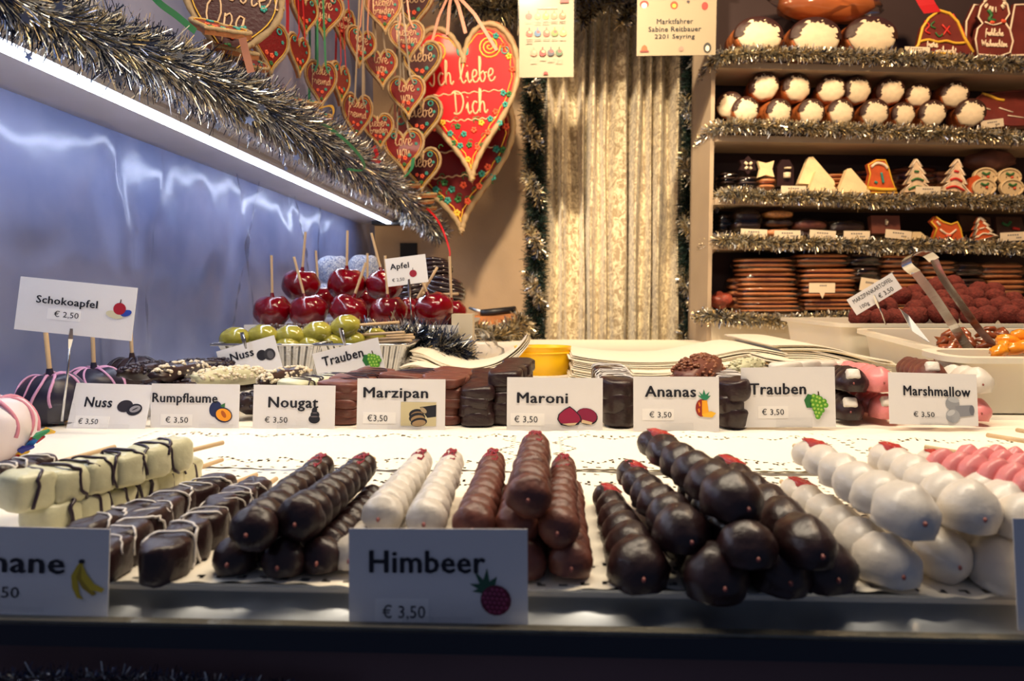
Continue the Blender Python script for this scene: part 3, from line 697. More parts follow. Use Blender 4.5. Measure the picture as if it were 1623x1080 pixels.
def drizzle(parent, L, n, rx, ry, rz, mt, e=.45, cnt=8, rad=.0009, seed=0, zig=.6):
    """piping laid over the pieces from side to side"""
    rnd = random.Random(seed); m = MB()
    for k in range(cnt):
        x0 = (k+.5+rnd.uniform(-.3, .3))/cnt*L; pts = []; s = rnd.choice((-1, 1)); a0 = rnd.uniform(-.1, .35); a1 = rnd.uniform(3.0, 4.1)
        for j in range(15):
            t = a0+(a1-a0)*j/14; xx = x0+s*zig*rx*(j/14-.5)*1.4+rnd.gauss(0, rx*.06)
            dx = min(abs(xx-q*L/(n-1)) for q in range(n))/rx if n > 1 else abs(xx)/rx
            sh = (max(.0, 1-min(1, dx)**(2/e)))**(e/2)*.97+.03
            pts.append((xx, ry*1.03*sh*sgp(math.cos(t), e), rz*1.04*sh*sgp(math.sin(t), e)))
        m.add(tube(smooth(pts, 2), rad*rnd.uniform(.7, 1.25), 5), 0)
    o = m.build('icing_drizzle', mt, parent); return o
def skewer(name, label, F, B, n, r0, r1, key, shape='berry', wide=1.0, high=1.0, tail=.03, group=None, patch=None, dz=None, over=.62, nub=True, cat='fruit skewer', seed=0):
    M, L = axes(F, B); t = thing(name, label, cat, M=M, group=group)
    rnd = random.Random(seed+int(abs(F.x)*9999)); sp = L/max(1, n-1)
    for k in range(n):
        r = r0+(r1-r0)*k/max(1, n-1); me = BER[key, shape][(k+seed) % 3]
        lx = max(over*sp, r*.72) if n > 1 else r
        obj(me.name.split('.')[0], me, t, (k*sp, rnd.gauss(0, .03)*r, rnd.gauss(0, .02)*r), (R(rnd.gauss(0, 4)), R(rnd.gauss(0, 4)), R(rnd.gauss(0, 5))), (lx, r*wide*rnd.uniform(.96, 1.04), r*high*rnd.uniform(.97, 1.03)))
    stick(t, 0, L+tail, min(.0019, r0*.2))
    if nub:
        obj('drip', NUB, t, (-max(over*sp, r0*.72)*.97, 0, 0), None, (.0022, .0011, .0014))
    if patch == 'r': obj('raspberry_flesh', RPATCH, t, (L-.75*sp, .12*r1, r1*high*.96), (R(-10), R(-5), 0), (sp*1.15, r1*.72, r1*.5))
    if patch == 's': obj('strawberry_flesh', SPATCH, t, (L-.25*sp, -.15*r1, r1*high*.76), (R(10), R(0), R(15)), (sp*.55, r1*.52, r1*.85))
    return t
def stack_px(name, label, fpx, bpx, zF, zB, **k):      # from pixel + height
    return skewer(name, label, G(fpx[0], fpx[1], zF), G(bpx[0], bpx[1], zB), **k)

DRZ_D = mat('dark_drizzle', (46, 30, 48), .35); DRZ_W = mat('white_drizzle', (226, 220, 214), .4)

# --- white banana skewers with dark drizzle (front left)
def block_skewer(name, label, F, B, n, ry, rz, key, dr, cnt, seed=0, shape='block', rx=None, tail=.03, e=.45, patch=None, group=None, rad=.0009):
    M, L = axes(F, B); t = thing(name, label, 'fruit skewer', M=M, group=group); sp = L/(n-1); rx = rx or sp*.64
    rnd = random.Random(seed)
    for k in range(n):
        me = BER[key, shape][(k+seed) % 3]
        obj(me.name.split('.')[0], me, t, (k*sp, rnd.gauss(0, .06)*ry, rnd.gauss(0, .05)*rz), (R(rnd.gauss(0, 3)), 0, R(rnd.gauss(0, 5))), (rx*rnd.uniform(.95, 1.08), ry*rnd.uniform(.92, 1.06), rz*rnd.uniform(.94, 1.05)))
    stick(t, 0, L+rx+tail, .0018)
    if dr: drizzle(t, L, n, rx, ry, rz, dr, e, cnt, rad*1.2, seed, 1.0)
    return t
block_skewer('banana_skewer', 'white chocolate banana skewer with dark drizzle, upper of the two at the left', G(45, 778, .034), G(272, 722, .034), 6, .0125, .0118, 'ivory', DRZ_D, 9, 1, tail=.035)
block_skewer('banana_skewer', 'white chocolate banana skewer with dark drizzle, lower of the two at the left', G(85, 820, .0145), G(285, 752, .0145), 6, .0125, .0115, 'ivory', DRZ_D, 10, 2, tail=.035)
block_skewer('banana_skewer', 'dark banana skewer with white drizzle behind the white ones at left edge', G(-60, 775, .033), G(60, 742, .033), 5, .0095, .009, 'dark', DRZ_W, 6, 4, tail=.06)
block_skewer('banana_skewer', 'dark banana skewer with white drizzle, leftmost of three beside the white ones', G(150, 850, .013), G(345, 776, .013), 6, .010, .0105, 'dark', DRZ_W, 7, 3, rad=.0006)
block_skewer('banana_skewer', 'dark banana skewer with white drizzle, directly under the lower white skewer', G(168, 886, .012), G(262, 818, .012), 4, .010, .0105, 'dark', DRZ_W, 5, 7, rad=.0006)
block_skewer('banana_skewer', 'dark banana skewer with white drizzle, foremost with round end facing front', G(262, 884, .013), G(400, 786, .013), 6, .0105, .0115, 'dark', DRZ_W, 8, 5, rad=.0006, shape='disc')
# --- raspberry dark
rs = dict(n=9, over=.66, tail=.025)
stack_px('raspberry_skewer', 'dark chocolate raspberry skewer, upper left of the dark pair', (402, 838), (508, 742), .031, .031, r0=.0118, r1=.0090, key='dark', shape='round', patch='r', **rs)
stack_px('raspberry_skewer', 'dark chocolate raspberry skewer, upper right of the dark pair', (478, 823), (576, 741), .032, .032, r0=.0125, r1=.0092, key='dark', shape='round', patch='r', seed=1, **rs)
stack_px('raspberry_skewer', 'dark raspberry skewer in the bottom layer, leftmost', (374, 884), (500, 775), .0115, .0115, r0=.0115, r1=.009, key='dark', shape='berry', **rs)
stack_px('raspberry_skewer', 'dark raspberry skewer in the bottom layer, in the middle', (450, 888), (545, 775), .0115, .0115, r0=.0112, r1=.009, key='dark', shape='berry', **rs)
stack_px('raspberry_skewer', 'dark raspberry skewer in the bottom layer, rightmost beside the white one', (510, 884), (590, 790), .0115, .0115, r0=.0112, r1=.009, key='dark', shape='berry', seed=2, **rs)
# --- raspberry white
stack_px('raspberry_skewer', 'white chocolate raspberry skewer, left one of the upper pair', (606, 815), (668, 733), .030, .030, r0=.0112, r1=.0086, key='white', shape='round', patch='r', **rs)
stack_px('raspberry_skewer', 'white chocolate raspberry skewer, right one of the upper pair', (676, 822), (716, 733), .030, .030, r0=.0112, r1=.0086, key='white', shape='round', patch='r', seed=2, **rs)
stack_px('raspberry_skewer', 'white raspberry skewer in the bottom layer behind the large front card', (562, 880), (640, 785), .0115, .0115, r0=.0115, r1=.009, key='white', shape='berry', **rs)
stack_px('raspberry_skewer', 'white raspberry skewer hidden mostly behind the raspberry card', (640, 882), (690, 785), .0115, .0115, r0=.0112, r1=.009, key='white', shape='berry', seed=1, **rs)
# --- raspberry milk
stack_px('raspberry_skewer', 'milk chocolate raspberry skewer right beside the white pair', (752, 830), (781, 734), .030, .030, r0=.0115, r1=.0092, key='milk', shape='round', patch='r', seed=1, **rs)
stack_px('raspberry_skewer', 'milk chocolate raspberry skewer, topmost of the milk pile', (838, 785), (848, 708), .047, .047, r0=.0118, r1=.0100, key='milk', shape='round', patch='r', **rs)
stack_px('raspberry_skewer', 'milk chocolate raspberry skewer, right of the topmost with a nub at its tip', (884, 836), (893, 742), .029, .029, r0=.0112, r1=.0090, key='milk', shape='round', patch='r', seed=2, **rs)
stack_px('raspberry_skewer', 'milk chocolate raspberry skewer under the topmost one', (818, 832), (836, 740), .0285, .0285, r0=.0120, r1=.0096, key='milk', shape='round', **rs)
stack_px('raspberry_skewer', 'milk raspberry skewer in the bottom layer at the right rim of the pile', (905, 890), (903, 778), .0115, .0115, r0=.0115, r1=.009, key='milk', shape='berry', seed=2, **rs)
stack_px('raspberry_skewer', 'milk raspberry skewer in the bottom layer behind the front card edge', (832, 890), (850, 778), .0115, .0115, r0=.0115, r1=.009, key='milk', shape='berry', **rs)
stack_px('raspberry_skewer', 'milk raspberry skewer hidden low behind the front card', (760, 888), (790, 785), .0115, .0115, r0=.0115, r1=.009, key='milk', shape='berry', seed=1, **rs)
# --- strawberry dark
ss = dict(over=.76, tail=.03)
stack_px('strawberry_skewer', 'dark strawberry skewer on top of the dark pile', (1160, 790), (1038, 706), .046, .046, n=6, r0=.0150, r1=.0112, key='dark', patch='s', **ss)
stack_px('strawberry_skewer', 'dark strawberry skewer, left one in the middle layer', (1080, 842), (1001, 753), .0285, .0285, n=6, r0=.0140, r1=.0098, key='dark', patch='s', seed=1, **ss)
stack_px('strawberry_skewer', 'dark strawberry skewer, middle one in the middle layer', (1184, 868), (1100, 775), .0275, .0275, n=6, r0=.0138, r1=.0105, key='dark', seed=2, **ss)
stack_px('strawberry_skewer', 'dark strawberry skewer, right one in the middle layer with pointed tip', (1276, 858), (1152, 745), .0285, .0285, n=6, r0=.0142, r1=.0100, key='dark', patch='s', **ss)
stack_px('strawberry_skewer', 'dark strawberry skewer in the bottom layer, leftmost and fully visible', (1010, 897), (963, 790), .0125, .0125, n=6, r0=.0160, r1=.0098, key='dark', patch='s', **ss)
stack_px('strawberry_skewer', 'dark strawberry skewer in the bottom layer, second from the left', (1132, 911), (1050, 800), .0125, .0125, n=6, r0=.0165, r1=.010, key='dark', seed=1, **ss)
stack_px('strawberry_skewer', 'dark strawberry skewer in the bottom layer, third from the left', (1232, 904), (1130, 800), .0125, .0125, n=6, r0=.0150, r1=.010, key='dark', seed=2, **ss)
stack_px('strawberry_skewer', 'dark strawberry skewer in the bottom layer, rightmost beside the white ones', (1305, 900), (1190, 800), .0125, .0125, n=6, r0=.0155, r1=.010, key='dark', **ss)
# --- strawberry white
stack_px('strawberry_skewer', 'white strawberry skewer on top, nearest the dark pile', (1434, 812), (1284, 722), .040, .040, n=6, r0=.0148, r1=.0112, key='white', patch='s', **ss)
stack_px('strawberry_skewer', 'white strawberry skewer on top, beside the first towards the right', (1534, 808), (1405, 728), .040, .040, n=6, r0=.0150, r1=.0112, key='white', patch='s', seed=1, **ss)
stack_px('strawberry_skewer', 'white strawberry skewer on top, farther right under the pink ones', (1625, 826), (1478, 740), .036, .036, n=6, r0=.0148, r1=.0112, key='white', patch='s', seed=2, **ss)
stack_px('strawberry_skewer', 'white strawberry skewer in the bottom layer, leftmost touching the dark pile', (1402, 892), (1262, 782), .0135, .0135, n=6, r0=.0150, r1=.0108, key='white', patch='s', **ss)
stack_px('strawberry_skewer', 'white strawberry skewer in the bottom layer, with a red dimple at its tip', (1495, 880), (1370, 782), .0145, .0145, n=6, r0=.0135, r1=.0105, key='white', shape='round', seed=1, **ss)
stack_px('strawberry_skewer', 'white strawberry skewer in the bottom layer, rightmost beside the edge card', (1585, 895), (1450, 790), .0135, .0135, n=6, r0=.0155, r1=.011, key='white', seed=2, **ss)
# --- pink
stack_px('strawberry_skewer', 'pink chocolate strawberry skewer, foremost of the three pink ones', (1640, 776), (1494, 738), .046, .046, n=6, r0=.0125, r1=.0105, key='pink', **ss)
stack_px('strawberry_skewer', 'pink chocolate strawberry skewer, in the middle of the pink ones', (1680, 760), (1535, 730), .040, .040, n=6, r0=.0125, r1=.0105, key='pink', seed=1, **ss)
stack_px('strawberry_skewer', 'pink chocolate strawberry skewer, rearmost with the wooden stick showing', (1700, 748), (1580, 728), .030, .030, n=5, r0=.0125, r1=.0105, key='pink', seed=1, over=.7, tail=.05)
for k, (a, b) in enumerate([((1565, 690), (1640, 702)), ((1612, 682), (1660, 690))]):
    tag(MB().add(tube([G(a[0], a[1], .012), G(b[0], b[1], .014)], .0022, 8)).build('wooden_stick', STICK), ['bare wooden stick lying on the doily at right, nearer one', 'bare wooden stick lying on the doily at the right edge, farther one'][k], 'stick')
# strawberry juice, tip
p = G(1517, 879, .0145)

# ================================================================== SECOND ROW, BEHIND THE SMALL CARDS
def pile(name, label, F, B, zt, n_layers, n, ry, rz, key, shape='block', dr=None, cnt=6, group=None, Yf=.815, Yb=.92, jitter=2.0, tail=.02, rx=None, lean=0):
    """F,B pixel ends of the topmost piece (on planes Yf,Yb); more pieces of the same size under it down to the counter"""
    f = P(F[0], F[1], Yf); b = P(B[0], B[1], Yb); rnd = random.Random(int(F[0]))
    hgt = (f.z+b.z)/2-rz; b0 = b.z
    for l in range(n_layers):
        q = 1-l/max(1, n_layers-1); z = rz+(f.z-rz)*q; zb = rz+(b.z-rz)*q
        ff = Vector((f.x+rnd.uniform(-.001, .001)*jitter*(l > 0), f.y, z)); bb = Vector((b.x+rnd.uniform(-.001, .001)*jitter*(l > 0), b.y, zb))
        lb = '%s, %s' % (label, 'topmost of its stack' if l == 0 else ORD[l]+' from the top')
        block_skewer(name, lb, ff, bb, n, ry, rz, key, dr if l == 0 else None, cnt, l+int(F[0]), shape, rx, tail, group=group, rad=.0006)
NT = mat('chopped_nuts_white', (226, 214, 190), .7, bump=.6, bscale=200)
ALM = mat('dark_chopped_nuts', (52, 44, 58), .35, bump=.3, bscale=100)
def nutty(name, label, F, B, r, base, nutm, n=150, Y=.86, Yb=None, seed=0, group=None, tail=.02):
    f = P(F[0], F[1], Y); b = P(B[0], B[1], Yb or Y); M, L = axes(f, b); t = thing(name, label, 'fruit skewer', M=M, group=group)
    MB().add(ell(L/2+r, r, r*.85, (L/2, 0, 0), 20, 10, 1, .8, .25, seed)).build('chocolate_coating', base, t)
    rnd = random.Random(seed); m = MB()
    for k in range(n):
        x = rnd.uniform(-r*.7, L+r*.7); a = rnd.uniform(-.3, PI+.3); s = rnd.uniform(.0016, .0034)
        e = math.sqrt(max(.05, 1-(abs(x-L/2)/(L/2+r))**3))
        m.add(ell(s*1.2, s, s*.8, (x, r*.95*e*math.cos(a), r*.85*e*math.sin(a)), 5, 4, 1, 1, .3, k), 0, rnd.random() < .7)
    o = m.build('chopped_nuts', nutm, t); o['kind'] = 'stuff'
    stick(t, L/2, L+r+tail, .0016)
    return t
nutty('nut_skewer', 'dark nut-coated skewer right behind the striped chocolate apples', (200, 592), (262, 584), .013, DARK, ALM, Y=.83, Yb=.95, seed=1)
nutty('nut_skewer', 'dark skewer with pale nut topping above the plum card', (255, 594), (318, 584), .014, DARK, NT, 90, Y=.83, Yb=.95, seed=2)
nutty('nut_skewer', 'dark almond skewer at the back, in front of the foil tray', (272, 583), (372, 578), .012, DARK, ALM, Y=.98, Yb=1.03, seed=3, tail=.03)
nutty('nut_skewer', 'white nut-coated skewer lying above the plum card', (322, 600), (410, 594), .014, IVORY, NT, 200, Y=.83, Yb=.93, seed=4, tail=.03)
nutty('nut_skewer', 'dark nut skewer lying low between the striped apples and the plum card', (235, 618), (390, 612), .014, DARK, ALM, Y=.84, Yb=.92, seed=5)
nutty('nut_skewer', 'dark chopped-nut skewer above the nougat card, left', (418, 604), (480, 590), .012, DARK, NT, 120, Y=.83, Yb=.95, seed=6)
pile('nougat_skewer', 'white slab skewer with dark stripes above the nougat card', (470, 610), (545, 598), 0, 4, 4, .017, .0065, 'ivory', dr=DRZ_D, cnt=8, Yf=.83, Yb=.90)
nutty('nut_skewer', 'dark nut slab skewer peeking left of the nougat card stack', (392, 640), (470, 636), .018, DARK, ALM, Y=.84, Yb=.90, seed=8)
pile('marzipan_skewer', 'milk chocolate marzipan slab skewer left above its card', (543, 611), (595, 592), 0, 5, 5, .023, .0068, 'milk', dr=DRZ_D, cnt=9, Yf=.82, Yb=.93)
pile('marzipan_skewer', 'milk chocolate marzipan slab skewer centred above its card', (640, 600), (680, 592), 0, 4, 4, .027, .0066, 'milk', dr=DRZ_D, cnt=6, Yf=.86, Yb=.95)
pile('marzipan_skewer', 'milk chocolate marzipan slab skewer at the right card edge', (700, 606), (722, 592), 0, 5, 4, .026, .0070, 'milk', Yf=.83, Yb=.93)
pile('maroni_skewer', 'dark chestnut slab skewer, left stack beside the marzipan card', (758, 622), (772, 598), 0, 4, 4, .018, .0092, 'dark', Yf=.82, Yb=.92)
pile('maroni_skewer', 'dark chestnut slab skewer, taller right stack by the chestnut card', (803, 598), (822, 580), 0, 5, 4, .0195, .0095, 'dark', Yf=.83, Yb=.93, tail=.03)
pile('pineapple_skewer', 'dark pineapple skewer with white drizzle, stack left of the pineapple card', (978, 617), (965, 593), 0, 3, 4, .0215, .0135, 'dark', dr=DRZ_W, cnt=14, Yf=.82, Yb=.93, shape='disc')
nutty('nut_skewer', 'rough milk chocolate cluster skewer above the pineapple card', (1092, 598), (1120, 586), .026, MILK, MILKR, 220, Y=.86, Yb=.95, seed=11)
pile('grape_skewer', 'dark grape skewer with white drizzle left of the larger grape card', (1160, 617), (1145, 600), 0, 3, 4, .019, .0125, 'dark', dr=DRZ_W, cnt=9, Yf=.82, Yb=.95, shape='disc')
nutty('nut_skewer', 'white nut skewer with a dark loop behind the right grape card', (1165, 584), (1200, 578), .012, IVORY, IVORY, 60, Y=.95, Yb=1.0, seed=12)
pile('marshmallow_skewer', 'white marshmallow skewer resting on top behind the right grape card', (1245, 588), (1330, 583), 0, 2, 4, .014, .012, 'white', Yf=.90, Yb=.98, shape='disc')
def mm(label, F, B, key, r, Y=.845, Yb=.96, n=5, dr=True, shape='berry'):
    f = P(F[0], F[1], Y); b = P(B[0], B[1], Yb)
    t = skewer('marshmallow_skewer', label, f, b, n, r, r*.85, key, shape, over=.7, tail=.02)
    if dr: obj('white_marshmallow', BER['white', 'block'][0], t, (-r*.62, 0, r*.45), (0, R(35), R(10)), (r*.42, r*.42, r*.38))
    return t
mm('dark marshmallow skewer right of the grape card, upper one', (1348, 606), (1322, 596), 'dark', .0175)
mm('dark marshmallow skewer right of the grape card, lower one', (1344, 650), (1322, 632), 'dark', .0175)
mm('pink marshmallow skewer left of the marshmallow card, upper one', (1392, 604), (1345, 590), 'pink', .0175, dr=False)
mm('pink marshmallow skewer left of the marshmallow card, lower one', (1400, 648), (1350, 630), 'pink', .0175)
mm('milk chocolate marshmallow skewer peeking above the marshmallow card', (1473, 594), (1440, 584), 'milk', .0170)
mm('white marshmallow skewer at the right card edge, upper one', (1545, 607), (1480, 592), 'white', .0180, dr=False)
mm('pale pink marshmallow skewer at the right card edge, lower one', (1545, 652), (1490, 634), 'pink', .0150, dr=False)
# coloured stuff: a folded bright napkin under the striped apples
m = MB(); cols = [pm((30, 110, 190)), pm((176, 30, 50)), pm((36, 140, 90)), pm((230, 180, 50)), pm((40, 50, 150))]
for k in range(9):
    a = P(48+9*k, 672-1.2*k, .80); 
    m.add(tube([(a.x-.012, a.y, a.z-.006), (a.x, a.y+.003, a.z+.004), (a.x+.012, a.y+.001, a.z+.012)], [.004, .005, .003], 6), k % 5)
tag(m.build('paper_streamer', cols), 'bright multicoloured crinkled paper under the striped chocolate apples', 'paper')
m = MB()
for k in range(9):
    a = P(6+8*k, 742-7*k, .60); rz_ = random.Random(k)
    m.add(tube([(a.x-.008, a.y+.004, a.z+rz_.uniform(-.004, .002)), (a.x, a.y+rz_.uniform(-.004, .004), a.z+.001), (a.x+.011, a.y-.003, a.z+rz_.uniform(.0, .010))], [.0012, .0034, .0014], 4), k % 5, False)
tag(m.build('paper_streamer', cols), 'bright multicoloured crinkled paper under the pale striped apple', 'paper')

# ================================================================== APPLES
ADARK = mat('apple_dark_chocolate', (30, 26, 48), .35, bump=.1, bscale=40); LILAC = mat('lilac_icing', (206, 150, 186), .45)
APINK = mat('pale_pink_coating', (224, 212, 216), .4, bump=.1, bscale=40)
RCANDY = mat('red_sugar_glaze', (112, 0, 12), .10, spec=.3, coat=.8, bump=.6, bscale=2.6, bdist=.004, var=.3, vscale=1.4)
COCO = mat('frosted_coconut', (120, 140, 190), .8, bump=1, bscale=16, bdist=.004, var=.5, vscale=11, col2=(230, 236, 246))
def apple_fn(x, y, z):
    rr = math.hypot(x, y); k = 1.0; zz = z
    if z > 0: zz = z-.28*math.exp(-(rr/.34)**2)
    else: zz = z*.92+.12*math.exp(-(rr/.3)**2)
    return (x*(1+.05*z), y*(1+.05*z), zz)
APM = {}
for key, mt in (('dark', ADARK), ('pink', APINK), ('red', RCANDY), ('coco', COCO), ('choc', DARK)):
    APM[key] = [MB().add(ell(1, 1, .95, seg=32, ring=20, fn=apple_fn, jit=.07, sd=s)).mesh('coated_apple', mt) for s in (0, 3.3, 7.7)]
def stripe_mesh(n, seed, mt, r=.05, a0=.5, a1=1.75, k0=0):
    rnd = random.Random(seed); m = MB()
    for k in range(n):
        az = 2*PI*k/n+rnd.uniform(-.2, .2); pts = []
        for j in range(14):
            t = a0-.4+(a1-a0+.4)*j/13; x, y, z = math.sin(t), 0, math.cos(t)
            q = az+.25*math.sin(t*2+k)
            p = apple_fn(x*math.cos(q), x*math.sin(q), z); pts.append((p[0]*1.005, p[1]*1.005, p[2]*.955))
        m.add(tube(pts, r*rnd.uniform(.7, 1.2), 6), 0)
    return m.mesh('icing_stripe', mt)
def apple(label, px, py, Y, rpx, key, ang=(0, 0), stick_px=None, stripes=None, k=0, group=None, sl=.09, rot=0, top=True):
    c = P(px, py, Y); r = rpx*Y/F_PX
    t = thing('candy_apple' if key == 'red' else 'chocolate_apple' if key != 'coco' else 'coconut_apple', label, 'apple', c, (R(ang[0]), R(ang[1]), R(rot)), group)
    obj('coated_apple', APM[key][k % 3], t, None, None, (r,)*3)
    if stripes: obj('icing_stripe', stripes, t, None, None, (r,)*3)
    if sl:
        o = obj('stick', STK, t, (0, 0, 0), (0, -PI/2, 0), (r*.6+sl, .0026, .0026))
        MB().add(lathe([(.0065, r*.55), (.0045, r*.78), (.0032, r*1.0)], 10)).build('glaze_collar', APM[key][0].materials[0], t)
    return t
st1 = stripe_mesh(9, 1, LILAC, .045); st2 = stripe_mesh(12, 2, LILAC, .055); st3 = stripe_mesh(10, 3, ADARK, .045); st4 = stripe_mesh(8, 4, mat('rose_icing', (206, 130, 150), .45), .06)
apple('dark chocolate apple with thin lilac stripes, nearest of three under the tilted card', 83, 632, .80, 50, 'dark', (2, -2), stripes=st1, sl=.055)
apple('dark chocolate apple with dense lilac stripes, middle of three', 150, 618, .93, 45, 'dark', (0, 0), stripes=st2, sl=.075, k=1)
apple('brownish chocolate apple with dark stripes, rearmost of three by the wall', 211, 600, 1.06, 42, 'choc', (0, -1), stripes=st3, sl=.11, k=2)
apple('pale apple with rose stripes cut by the left edge', -12, 680, .60, 63, 'pink', (0, 0), stripes=st4, sl=.0, rot=100)
# candy apples on the raised tray
RA = [ # px,py,Y,r, lean(x,y), sticklen
 ('upper left red candy apple in front of the coconut balls', 477, 453, 1.44, 30, (0, 6), .085),
 ('upper middle dark red candy apple in front of the coconut balls', 549, 452, 1.44, 31, (0, 2), .085),
 ('upper right red candy apple half behind the apple card', 610, 453, 1.44, 30, (0, -14), .085),
 ('front row red candy apple, leftmost', 432, 494, 1.36, 30, (0, 0), .085),
 ('front row red candy apple, second from left', 489, 495, 1.35, 31, (0, -14), .085),
 ('front row red candy apple, third from left with slanting stick', 553, 494, 1.34, 31, (0, 20), .075),
 ('front row red candy apple, fourth from left below the apple card', 616, 496, 1.34, 30, (0, -3), .085),
 ('small red candy apple wedged behind the front row near the card clip', 651, 492, 1.42, 22, (0, 30), .05),
 ('front row red candy apple under the crossing sticks', 688, 492, 1.32, 32, (0, -22), .07),
 ('rightmost red candy apple at the tray end', 716, 496, 1.38, 24, (0, -2), .09),
 ('red candy apple behind between the first and second of the front row', 506, 478, 1.52, 28, (0, -3), .085),
 ('red candy apple behind, between third and fourth of the front row', 582, 482, 1.52, 27, (0, 1), .085)]
for k, (lb, px, py, Y, rp, an, sl) in enumerate(RA): apple(lb, px, py, Y, rp, 'red', an, k=k, sl=sl, rot=0)
for k, (lb, px, py, Y, rp) in enumerate([('coconut-coated apple at the back, left one of two', 528, 428, 1.66, 27), ('coconut-coated apple at the back, right one of two', 577, 427, 1.66, 27), ('coconut-coated apple low behind the left candy apples', 516, 470, 1.62, 25), ('coconut-coated apple low behind the middle candy apples', 584, 466, 1.62, 25)]):
    apple(lb, px, py, Y, rp, 'coco', k=k, sl=0)
def twist(label, px, py, Y, rpx, tilt=0):
    c = P(px, py, Y); r = rpx*Y/F_PX; t = thing('chocolate_twist', label, 'chocolate apple', c, (0, R(tilt), 0))
    MB().add(ell(r*.86, r*.86, r*.8, seg=20, ring=12)).build('chocolate_apple', DARK, t)
    m = MB()
    for k in range(6):
        z = -.7+.28*k; rr = math.sqrt(max(.1, 1-z*z))
        m.add(tube([(r*rr*math.cos(a), r*rr*math.sin(a), r*(z*.85+.06*math.sin(a*2+k))) for a in [2*PI*j/20 for j in range(21)]], r*.15, 7), 0)
    m.build('chocolate_ropes', mat('glossy_dark_chocolate', (44, 28, 30), .2, coat=.5), t)
twist('dark chocolate rope-wrapped apple right of the apple card, upper one', 690, 428, 1.62, 25)
twist('dark chocolate rope-wrapped apple right of the apple card, middle one', 706, 462, 1.58, 29, 15)
twist('dark chocolate rope-wrapped apple peeking out below the apple card', 656, 466, 1.60, 26, -10)
for k, (a, b, lb) in enumerate([((659, 478), (672, 464), 'short stick leaning left behind the crossing sticks'), ((690, 467), (726, 466), 'short stick lying over the rightmost candy apple'), ((664, 474), (693, 424), 'slanting stick crossing behind the front candy apple stick')]):
    tag(MB().add(tube([P(a[0], a[1], 1.45), P(b[0], b[1], 1.42)], .0026, 8)).build('wooden_stick', STICK), lb, 'stick')
# raised tray
tr = thing('raised_tray', 'raised silver tray with pale rim carrying the red candy apples', 'tray', P(570, 520, 1.45))
a = P(398, 517, 1.30); b = P(742, 520, 1.30); zt = a.z
def rel(t, o): o.location = -t.location; return o
rel(tr, MB().add(box(a.x, b.x-.02, 1.285, 1.78, zt-.006, zt), 0, False).build('tray_plate', mat('pale_tray_plate', (206, 204, 200), .35, metal=.3), tr))
rel(tr, MB().add(box(a.x-.005, b.x-.015, 1.280, 1.286, zt-.010, zt+.003), 0, False).build('tray_rim', mat('pale_tray_rim', (214, 208, 200), .35), tr))
rel(tr, MB().add(box(b.x-.03, b.x+.008, 1.30, 1.34, zt-.05, zt+.022), 0, False).build('tray_post', mat('cream_block', (206, 192, 166), .6), tr))
rel(tr, MB().add(box(a.x+.01, b.x-.03, 1.31, 1.72, .001, zt-.006), 0, False).build('tray_plinth', mat('tray_plinth_white', (190, 190, 200), .6), tr))
TS = [TIN_S, TIN_G, TIN_D]
garland('tray_tinsel', 'dark silver tinsel draped below the raised apple tray', [P(560, 545, 1.25), P(640, 545, 1.24), P(690, 552, 1.25), P(728, 562, 1.27), P(738, 575, 1.28)], [.030, .034, .030, .02], 3600, .6, 1.25, .0016, TS, [.3, .1, .6])
garland('tray_tinsel', 'dark tinsel standing upright beside the foil tray end', [P(655, 600, 1.22), P(665, 560, 1.22), P(655, 530, 1.23)], [.024, .022, .02], 1500, .6, 1.25, .0016, TS, [.25, .05, .7])
# crumpled plastic bag beneath
m = MB(); m.add(ell(.055, .035, .040, (0, 0, 0), 30, 18, 1, 1, .5, 3)); o = m.build('plastic_bag', film('bag_film', (.97, .97, .95), .2, .3, .06)); o.location = P(745, 560, 1.36); tag(o, 'crumpled clear plastic bag hanging beside the tray tinsel', 'bag')

